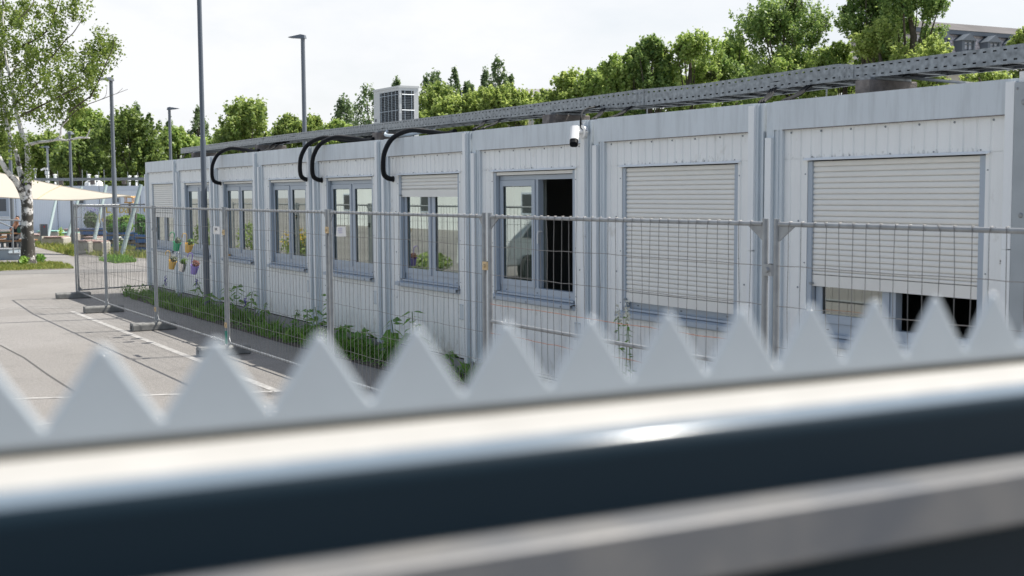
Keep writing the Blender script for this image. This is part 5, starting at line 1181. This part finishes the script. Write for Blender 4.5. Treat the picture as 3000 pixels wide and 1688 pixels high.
TL = [
    ('maple_tree', 'big dark round maple behind the sail lamp post', 378, 332, 590, 92, 86, 'dark', 0),
    ('maple_tree', 'bright green tree right of the dark maple, behind the lamp post facing right', 520, 375, 590, 48, 92, 'lime', 0),
    ('maple_tree', 'low bright tree right behind the tall dark lamp post', 602, 402, 590, 44, 95, 'lime', 0),
    ('maple_tree', 'green tree filling the space behind the birch trunk', 150, 392, 590, 90, 90, 'mid', 0),
    ('maple_tree', 'tree behind birch at the left picture edge', 30, 385, 590, 95, 92, 'mid', 0),
    ('maple_tree', 'lighter tree top between birch and dark maple', 262, 322, 560, 55, 100, 'lime', 0),
    ('maple_tree', 'dark lower tree behind the glass lantern', 225, 425, 590, 62, 84, 'dark', 0),
    ('maple_tree', 'dark low tree behind the far container at left edge', -60, 400, 590, 90, 88, 'dark', 0),
    ('maple_tree', 'large maple with many bunches above tray between two lamps', 733, 302, 560, 88, 72, 'mid', 0),
    ('maple_tree', 'low maple filling gap left of the large bunched maple', 660, 378, 560, 45, 76, 'lime', 0),
    ('maple_tree', 'small maple just left of the lamp behind tray', 845, 342, 540, 44, 68, 'mid', 0),
    ('maple_tree', 'small maple just right of the lamp behind tray', 918, 334, 540, 42, 68, 'mid', 0),
    ('maple_tree', 'yellowish low tree left of the air conditioner', 985, 350, 540, 42, 66, 'lime', 0),
    ('maple_tree', 'round deep green tree right beside the air conditioner', 1285, 238, 480, 55, 72, 'mid', 0),
    ('linden_tree', 'small yellow green linden at the right foot of air conditioner', 1250, 326, 480, 32, 62, 'linden', 0),
    ('linden_tree', 'yellow green linden second right of air conditioner', 1325, 290, 470, 48, 62, 'linden', 0),
    ('linden_tree', 'yellow green linden before the left end of grey hipped roof', 1398, 264, 460, 45, 62, 'linden', 0),
    ('linden_tree', 'tallest yellow linden before the grey hipped roof', 1462, 246, 450, 42, 60, 'linden', 0),
    ('linden_tree', 'yellow green linden before the right part of grey hipped roof', 1535, 266, 450, 42, 60, 'linden', 0),
    ('maple_tree', 'darker tree at the right end of grey hipped roof', 1602, 268, 440, 36, 66, 'mid', 0),
    ('linden_tree', 'light linden right of the hipped roof', 1665, 210, 440, 52, 60, 'linden', 0),
    ('linden_tree', 'light tree rising behind the camera container', 1735, 205, 430, 46, 59, 'lime', 0),
    ('ash_tree', 'thin topped light tree left in the tall group', 1800, 158, 420, 42, 58, 'lime', 0),
    ('ash_tree', 'light feathery tree second in the tall group', 1852, 140, 420, 38, 58, 'lime', 0),
    ('ash_tree', 'feathery tree with mistletoe in the middle group', 1908, 106, 400, 46, 57, 'ash', 2),
    ('ash_tree', 'rounded light tree with mistletoe before the big dark ash', 2026, 93, 390, 64, 57, 'lime', 3),
    ('maple_tree', 'low tree in the gap before the tall dark ash', 2105, 165, 380, 48, 60, 'ash', 0),
    ('ash_tree', 'pale upper tree left behind the tall dark ash', 2150, 110, 370, 42, 62, 'lime', 0),
    ('ash_tree', 'tallest broad dark ash in the middle right', 2300, -8, 380, 112, 55, 'ash', 6),
    ('linden_tree', 'light low tree under the broad dark ash', 2330, 150, 360, 85, 54, 'lime', 0),
    ('ash_tree', 'ash with big dark mistletoe balls left of mansard building', 2545, -60, 330, 62, 53, 'ash', 6),
    ('linden_tree', 'yellow green tree under the mistletoe ash', 2580, 70, 330, 60, 50, 'linden', 0),
    ('linden_tree', 'sloping light tree between two tall ashes', 2470, 120, 330, 45, 54, 'lime', 0),
    ('ash_tree', 'tall ash with bare forked trunk left of dormer windows', 2668, -90, 300, 66, 50, 'ash', 0),
    ('linden_tree', 'yellow green tree covering the left end of mansard building', 2728, 105, 320, 48, 48, 'linden', 0),
    ('linden_tree', 'small yellow tree at the top right picture edge', 3003, 78, 330, 34, 50, 'linden', 0),
    ('linden_tree', 'low yellow tree under the near end of tray', 2885, 196, 330, 62, 44, 'linden', 0),
    ('maple_tree', 'low green tree in the gap between the two feathery trees and rounded light tree', 1962, 205, 420, 70, 68, 'mid', 0),
    ('maple_tree', 'low green tree behind the gap left of the broad dark ash', 2190, 178, 400, 70, 68, 'lime', 0),
    ('maple_tree', 'low green tree right behind the foot of the broad dark ash', 2405, 150, 380, 60, 66, 'mid', 0),
    ('maple_tree', 'low green tree behind the mistletoe ash trunk', 2625, 150, 360, 55, 62, 'mid', 0),
    ('maple_tree', 'low tree filling the space under half shut container tray stretch', 1770, 245, 430, 70, 64, 'ash', 0),
    ('maple_tree', 'dark bush like tree behind the far vents nearest the container row', 395, 440, 590, 80, 98, 'dark', 0),
    ('maple_tree', 'dark bush like tree behind the far white dome', 285, 455, 590, 80, 98, 'dark', 0),
    ('maple_tree', 'dark bush like tree behind the far camera mast', 120, 460, 590, 90, 98, 'dark', 0),
    ('maple_tree', 'low green tree behind the second and third hoses', 800, 385, 560, 90, 78, 'mid', 0),
    ('poplar_tree', 'distant poplar tip above the dark maple', 398, 306, 500, 18, 140, 'poplar', 0),
    ('poplar_tree', 'distant poplar just left of the tall dark lamp post', 582, 316, 520, 30, 130, 'poplar', 0),
    ('poplar_tree', 'small distant poplar behind the lamp head facing right', 497, 352, 500, 17, 140, 'poplar', 0),
    ('poplar_tree', 'poplar left of the pair beside the air conditioner', 1008, 283, 480, 34, 125, 'poplar', 0),
    ('poplar_tree', 'broad poplar directly left of the air conditioner', 1078, 254, 470, 46, 110, 'poplar', 0),
    ('poplar_tree', 'poplar tip peeping over the air conditioner', 1160, 230, 420, 22, 140, 'poplar', 0),
    ('poplar_tree', 'pointed poplar behind the round deep green tree', 1266, 200, 430, 38, 120, 'poplar', 0),
    ('poplar_tree', 'slim poplar left of the hipped roof', 1328, 196, 420, 24, 135, 'poplar', 0),
    ('poplar_tree', 'short poplar at right of the slim one', 1374, 236, 420, 26, 135, 'poplar', 0),
    ('poplar_tree', 'tallest distant poplar above the hipped roof', 1460, 164, 400, 30, 120, 'poplar', 0),
    ('poplar_tree', 'slim poplar beside the tallest distant poplar', 1424, 200, 400, 18, 125, 'poplar', 0),
    ('poplar_tree', 'low poplar at right foot of tallest distant poplar', 1495, 222, 400, 20, 125, 'poplar', 0)]
for i, (nm, lab, px, yt, yb, hw, dp_, kd, ms) in enumerate(TL):
    bgtree(nm, lab, px, yt, yb, hw, dp_, kd, 300 + i, 1.0, kd in ('ash', 'lime') and px > 1700, ms)

# ------------------------------------------------------------------ buildings behind
CREAM = mat('cream render', (.56, .53, .44), .9, var=.05, vscale=.6); SLATE = mat('pale slate tiles', (.33, .29, .275), .85, var=.15, vscale=1.2); LEAD = mat('blue grey zinc', (.135, .16, .185), .55, var=.08, vscale=1); ROOF = mat('brown grey roofing', (.105, .098, .098), .9, var=.2, vscale=.5, bump=.2, bscale=3)
def bricks(col1, col2, mortar, sx, sz, name):
    m = bpy.data.materials.new(name); m.use_nodes = True; n = m.node_tree.nodes; l = m.node_tree.links; p = n['Principled BSDF']; p.inputs['Roughness'].default_value = .85
    tcn = n.new('ShaderNodeTexCoord'); mpn = n.new('ShaderNodeMapping'); mpn.inputs['Rotation'].default_value = (R(90), 0, 0); br = n.new('ShaderNodeTexBrick'); br.inputs['Scale'].default_value = 1; br.inputs['Brick Width'].default_value = sx; br.inputs['Row Height'].default_value = sz; br.inputs['Mortar Size'].default_value = .02
    br.inputs['Color1'].default_value = (*col1, 1); br.inputs['Color2'].default_value = (*col2, 1); br.inputs['Mortar'].default_value = (*mortar, 1)
    l.new(tcn.outputs['Object'], mpn.inputs['Vector']); l.new(mpn.outputs['Vector'], br.inputs['Vector']); l.new(br.outputs['Color'], p.inputs['Base Color']); return m
SLB = bricks((.80, .73, .71), (.64, .57, .56), (.38, .35, .35), .32, .21, 'mansard slate')
gd = Vector((.0805, .9968, 0)); gn = Vector((.9968, -.0805, 0))
O = atD(2690, 200, 74); O.z = 0
mb_ = thing('mansard_building', 'cream building with slate mansard roof and blue grey dormers behind trees', 'building', O, math.atan2(gd.y, gd.x))
def bl(px, py, off=0):       # hit the facade plane -> local (s, z)
    d = ray(px, py); t = ((O + gn * off - CAM).dot(gn)) / d.dot(gn); q = CAM + d * t; return (q - O).dot(gd), q.z
zc1 = (bl(2763, 91)[1] + bl(2959, 109.5)[1]) / 2; ze = bl(2763, 91)[1] - 2.35; zr = bl(2707, 59, -2.0)[1]
LB = 34.0
obj('wall', MB().box(0, LB, 0.0, 6.6, 0, ze), CREAM, mb_)
mm_ = MB(); mm_.prism([(-.12, ze + .002), (.55, zc1), (6.0, zc1), (6.7, ze + .002)], 0, LB); mans = obj('mansard_roof', mm_, SLB, mb_)
obj('eaves', MB().box(-.2, LB, -.32, -.0, ze - .22, ze - .0).box(-.3, LB + .3, .22, .72, zc1 - .05, zc1 + .20), LEAD, mb_)
up_ = MB(); up_.prism([(.18, zc1 + .20), (2.4, zr), (4.3, zr), (6.2, zc1 + .2)], -.3, LB + .3); obj('roof', up_, ROOF, mb_)
M['wdark'] = mat('dark window glass', (.03, .035, .04), .12)
for a, b in (((2826, 118), (2852, 148)), ((2901, 123), (2926, 152)), ((2968, 128), (2991, 156)), ((2762, 112), (2780, 142))):
    s0, z1 = bl(a[0], a[1], .3); s1, z0 = bl(b[0], b[1], .3); w = s1 - s0
    dz = MB(); dz.box(s0 - w * .28, s0, -.32, .7, z0 - .5, z1).box(s1, s1 + w * .18, -.32, .7, z0 - .5, z1).box(s0, s1, -.32, .7, z0 - .5, z0)
    dz.add([(s0 - w * .36, -.42, z1), (s1 + w * .26, -.42, z1), (s0 + w * .45, -.42, z1 + .42), (s0 - w * .36, .7, z1), (s1 + w * .26, .7, z1), (s0 + w * .45, .7, z1 + .42)], [(0, 1, 2), (3, 5, 4), (0, 3, 4, 1), (1, 4, 5, 2), (2, 5, 3, 0)])
    d_ = obj('dormer', dz, LEAD, mb_)
    obj('pane', MB().box(s0 + .05, s1 - .05, -.20, -.16, z0 + .05, z1 - .05), mat('pale window', (.45, .47, .50), .2), d_)
    obj('window_bars', MB().box(s0, s1, -.27, -.21, z1 - .08, z1 - .001).box(s0, s0 + .06, -.27, -.21, z0, z1 - .08).box(s1 - .06, s1, -.27, -.21, z0, z1 - .08).box((s0 + s1) / 2 - .03, (s0 + s1) / 2 + .03, -.27, -.21, z0, z1 - .08).box(s0 + .06, s1 - .06, -.272, -.208, z0 + (z1 - z0) * .55, z0 + (z1 - z0) * .6), LEAD, d_)
for px, y0_, y1_ in ((2759, 219, 262), (2836, 212, 232), (2905, 215, 250), (2965, 218, 250), (2710, 215, 258), (3030, 220, 250)):
    s0, z1 = bl(px - 11, y0_); s1, z0 = bl(px + 11, y1_); z0 = z1 - 1.7
    w_ = obj('window', MB().box(s0 - .12, s0, -.05, .0 - .001, z0 - .1, z1 + .12).box(s1, s1 + .12, -.05, -.001, z0 - .1, z1 + .12).box(s0, s1, -.05, -.001, z1, z1 + .12).box(s0, s1, -.1, -.001, z0 - .1, z0), mat('stone surround', (.40, .33, .26), .9), mb_)
    obj('pane', MB().box(s0, s1, -.02, -.0015, z0, z1), M['wdark'], w_)
for s in (8.5, 17.0): obj('downpipe', MB().tube([(s, -.1, 0), (s, -.1, ze - .2)], .06, 8), LEAD, mb_, True)
obj('side_wall', MB().box(-.02, -.001, .1, 6.5, 0, ze - .23), CREAM, mb_)
# hipped roof house in the middle
D3 = 90; k = mpp(D3); p = atD(1530, 300, D3)
h = thing('hipped_house', 'far house with grey hipped roof behind yellow lindens', 'building', (p.x, p.y, 0), YAW - R(2))
X = lambda q: (q - 1530) * k; z_e = atD(1530, 286, D3).z; z_r = atD(1530, 260, D3 + 4).z
obj('wall', MB().box(X(1405), X(1648), 0, 9, 0, z_e - .01), CREAM, h)
rf = MB(); a, b = X(1398), X(1655); rf.add([(a, -.4, z_e), (b, -.4, z_e), (b, 9.4, z_e), (a, 9.4, z_e), (X(1476), 4.5, z_r), (X(1618), 4.5, z_r)], [(0, 1, 5, 4), (1, 2, 5), (2, 3, 4, 5), (3, 0, 4), (0, 3, 2, 1)])
obj('roof', rf, mat('grey roof tiles', (.25, .24, .245), .85, var=.12, vscale=1), h)
for q in (1447, 1510, 1575):
    w_ = obj('window', MB().box(X(q - 9), X(q + 9), -.06, -.001, z_e - 1.9, z_e - .35), M['white'], h); obj('pane', MB().box(X(q - 6), X(q + 6), -.065, -.0605, z_e - 1.8, z_e - .5), M['wdark'], w_)

# ------------------------------------------------------------------ what the windows mirror: across the lot
ob = thing('site_office', 'long white prefab building across the lot, seen only in window reflections', 'building', (-46, -27, 0))
obj('wall', MB().box(-30, 46, -6, 0, 0, 3.0), mat('white cladding', (.66, .70, .70), .6, var=.04, vscale=.7), ob); obj('roof', MB().box(-30.3, 46.3, -6.3, .3, 3.002, 3.2), M['frame'], ob)
for i in range(12): w_ = obj('window', MB().box(-26 + i * 6, -24.4 + i * 6, .001, .05, 1.0, 2.2), M['wframe'], ob); obj('pane', MB().box(-25.9 + i * 6, -24.5 + i * 6, .051, .055, 1.1, 2.1), M['wdark'], w_)
def mirror(px, py, tot): q = CAM + ray(px, py) * tot; return Vector((q.x, -q.y, q.z))
q = mirror(1545, 640, 31); 
car = thing('parked_car', 'silver white car parked across the lot, mirrored in a window', 'car', (q.x, q.y, 0), R(70))
CP = mat('silver car paint', (.60, .63, .62), .25, .3)
bd_ = MB(); pf = [(-2.1, .35), (-2.15, .75), (-1.95, .95), (-1.3, 1.02), (-.75, 1.5), (.9, 1.55), (1.85, 1.1), (2.1, .95), (2.15, .4)]
n_ = len(pf); vs = [(x, -.82, z) for x, z in pf] + [(x, .82, z) for x, z in pf]; 
for i in range(n_):
    if pf[i][1] > 1.3: vs[i] = (vs[i][0], -.62, vs[i][2]); vs[i + n_] = (vs[i + n_][0], .62, vs[i + n_][2])
bd_.add(vs, [tuple(range(n_)), tuple(range(n_, 2 * n_))[::-1]] + [(i, (i + 1) % n_, n_ + (i + 1) % n_, n_ + i) for i in range(n_)]); c_ = obj('body', bd_, CP, car); bv = c_.modifiers.new('b', 'BEVEL'); bv.width = .06; bv.segments = 3
obj('side_windows', MB().add([(-1.1, -.80, 1.04), (1.5, -.80, 1.08), (.85, -.66, 1.46), (-.7, -.66, 1.43), (-1.1, .80, 1.04), (1.5, .80, 1.08), (.85, .66, 1.46), (-.7, .66, 1.43)], [(0, 1, 2, 3), (7, 6, 5, 4)]), M['wdark'], car)
for sx in (-1.3, 1.3):
    for sy in (-.83, .83): wl = MB(); wl.tube([(sx, sy - .1, .33), (sx, sy + .1, .33)], .33, 20); obj('wheel', wl, M['dark'], car, True)
obj('windscreen', MB().add([(-1.32, -.66, 1.05), (-1.32, .66, 1.05), (-.80, .58, 1.48), (-.80, -.58, 1.48)], [(0, 1, 2, 3)]), M['wdark'], car)
YPET = leafmat('yellow petals', (.6, .42, .03), (.8, .55, .05), .3)
for i, (px, py, tot, m2, lab) in enumerate(((868, 700, 38, YPET, 'yellow flowering shrub across the lot, mirrored in fourth window'), (1235, 720, 33, None, 'green shrub across the lot, mirrored near orange flowers'), (600, 690, 42, None, 'tall green shrub across the lot, mirrored in a far window'), (735, 690, 40, None, 'green bush across the lot, mirrored beside lamp post'))):
    q = mirror(px, py, tot); t = thing('shrub', lab, 'shrub', (q.x, q.y, 0)); rg = np.random.default_rng(70 + i); hh = (1.0, .5, 1.3, 1.3)[i]
    V, F = leaf_cloud(900, (0, 0, hh * .55), (.7, .7, hh * .55), .12, rg); np_obj('leaves', V, F, KIND['mid'], t)
    if m2: V, F = leaf_cloud(260, (0, 0, hh * .8), (.8, .8, .35), .10, rg); np_obj('flowers', V, F, m2, t)
    obj('stems', MB().tube([(0, 0, 0), (.05, 0, hh * .5)], .04, 6), M['bark'], t)

# ------------------------------------------------------------------ foreground gate
G0 = CAM + ray(1500, 1141) * .8; G0.z = 0
gate = thing('toothed_gate', 'blurred grey metal gate with a zigzag toothed top edge in the foreground', 'gate', G0, math.atan2(gd.y, gd.x))
# local x runs along the gate (right in the picture), local -y is toward the camera
def gz(px, py, off):
    d = ray(px, py); q0 = Vector((G0.x, G0.y, CAM.z)) + gn * off; t = (q0 - CAM).dot(gn) / d.dot(gn); return (CAM + d * t).z
S0, S1 = -1.0, 2.4
zv, zp = CAM.z - .129, CAM.z - .0880; zs = CAM.z - .1435; pit = .0639
ZG = mat('pale grey powder coat', (.375, .42, .455), .17, var=.03, vscale=20, spec=.75)
GL = mat('light grey coated rail', (.43, .42, .395), .5, var=.06, vscale=14, spec=.3, streak=.0)
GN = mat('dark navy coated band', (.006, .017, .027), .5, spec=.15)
GB = mat('scuffed grey steel', (.172, .170, .166), .45, var=.12, vscale=16, col2=(.115, .125, .14))
OLIVE = mat('dark olive line', (.055, .052, .035), .9)
i0 = math.ceil((S0 - .0296) / pit) + 1; i1 = math.floor((S1 - .0296) / pit) - 1
er = .0032                                   # the plate edge is rolled to a half round bead
def corner(c, sgn, rad, wid):                # small rounded corner of the zigzag, sgn +1 valley, -1 peak
    sl_ = (zp - zv) / (pit / 2); an = math.atan(sl_); res = []
    for k in range(-3, 4):
        a_ = an * k / 3; res.append((c[0] + rad * math.sin(a_), c[1] + sgn * rad * (1 / math.cos(an) - math.cos(a_))))
    return res
path = [(S0, zv - er)]
for i in range(i0, i1 + 1):
    v = .0296 + pit * i
    path += corner((v, zv - er - .0018), 1, .0042, 0)
    if i < i1: path += corner((v + pit / 2, zp - er + .0045), -1, .0016, 0)
path.append((S1, zv - er))
tsm = MB(); tsm.tube([(x, er, z) for x, z in path], er, 12)
vs = []; fs = []
for x, z in path: vs += [(x, 0, zs), (x, 0, z), (x, 2 * er, z), (x, 2 * er, zs)]
for i in range(len(path) - 1):
    a = i * 4; b = a + 4
    fs += [(a, b, b + 1, a + 1), (a + 2, b + 2, b + 3, a + 3)]
tsm.add(vs, fs)
ts = obj('toothed_strip', tsm, ZG, gate, True)
obj('olive_line', MB().box(S0, S1, -.0025, -.0002, zs - .0006, zs + .0045), OLIVE, gate)  # narrow dark olive strip where the toothed plate meets the rail
zt = CAM.z - .1442; r_ = .0145; yf = -.0975
arc = [(yf + r_ - r_ * math.sin(R(a)), zt - r_ + r_ * math.cos(R(a))) for a in range(0, 91, 9)]
zb_ = gz(1500, 1548, -yf)
tr_ = MB(); tr_.prism([(.02, zt)] + arc + [(yf, zb_ - .0005), (.02, zb_ - .0005)], S0, S1); o = obj('top_rail', tr_, GL, gate, True)
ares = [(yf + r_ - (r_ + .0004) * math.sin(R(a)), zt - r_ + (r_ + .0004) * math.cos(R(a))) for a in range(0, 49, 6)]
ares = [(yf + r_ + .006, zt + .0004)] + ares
ed = MB(); ed.prism(ares + [(y + .0003, z - .0007) for y, z in ares[::-1]], S0, S1); obj('sky_tint_edge', ed, mat('painted blue grey sky tint', (.15, .19, .23), .14, spec=.09), gate, True)  # bluish sky light on the rounded rail edge, put into its colour
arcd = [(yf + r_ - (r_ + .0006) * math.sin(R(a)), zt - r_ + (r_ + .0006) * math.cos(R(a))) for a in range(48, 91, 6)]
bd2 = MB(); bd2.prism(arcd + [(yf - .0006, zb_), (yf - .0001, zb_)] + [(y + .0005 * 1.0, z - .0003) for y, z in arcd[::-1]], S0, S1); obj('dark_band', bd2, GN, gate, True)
# ledge below
d = ray(1500, 1605); t = (zb_ - CAM.z) / d.z; q = CAM + d * t; yl = -((q - G0).dot(gn))
zl = gz(2300, 1640, -yl) - .0055
le = MB(); le.prism([(yf + .012, zb_ - .001), (yl + .002, zb_ - .001), (yl, zb_ - .003), (yl, zl + .003), (yl + .003, zl), (yf + .012, zl)], S0, S1); obj('lower_ledge', le, GB, gate)
obj('infill_panel', MB().box(S0, S1, -.085, -.02, .12, zl - .002), GN, gate)
for x in (S0 - .08, S1 + .001): obj('gate_post', MB().box(x, x + .08, -.11, .01, 0, CAM.z - .15), GN, gate)
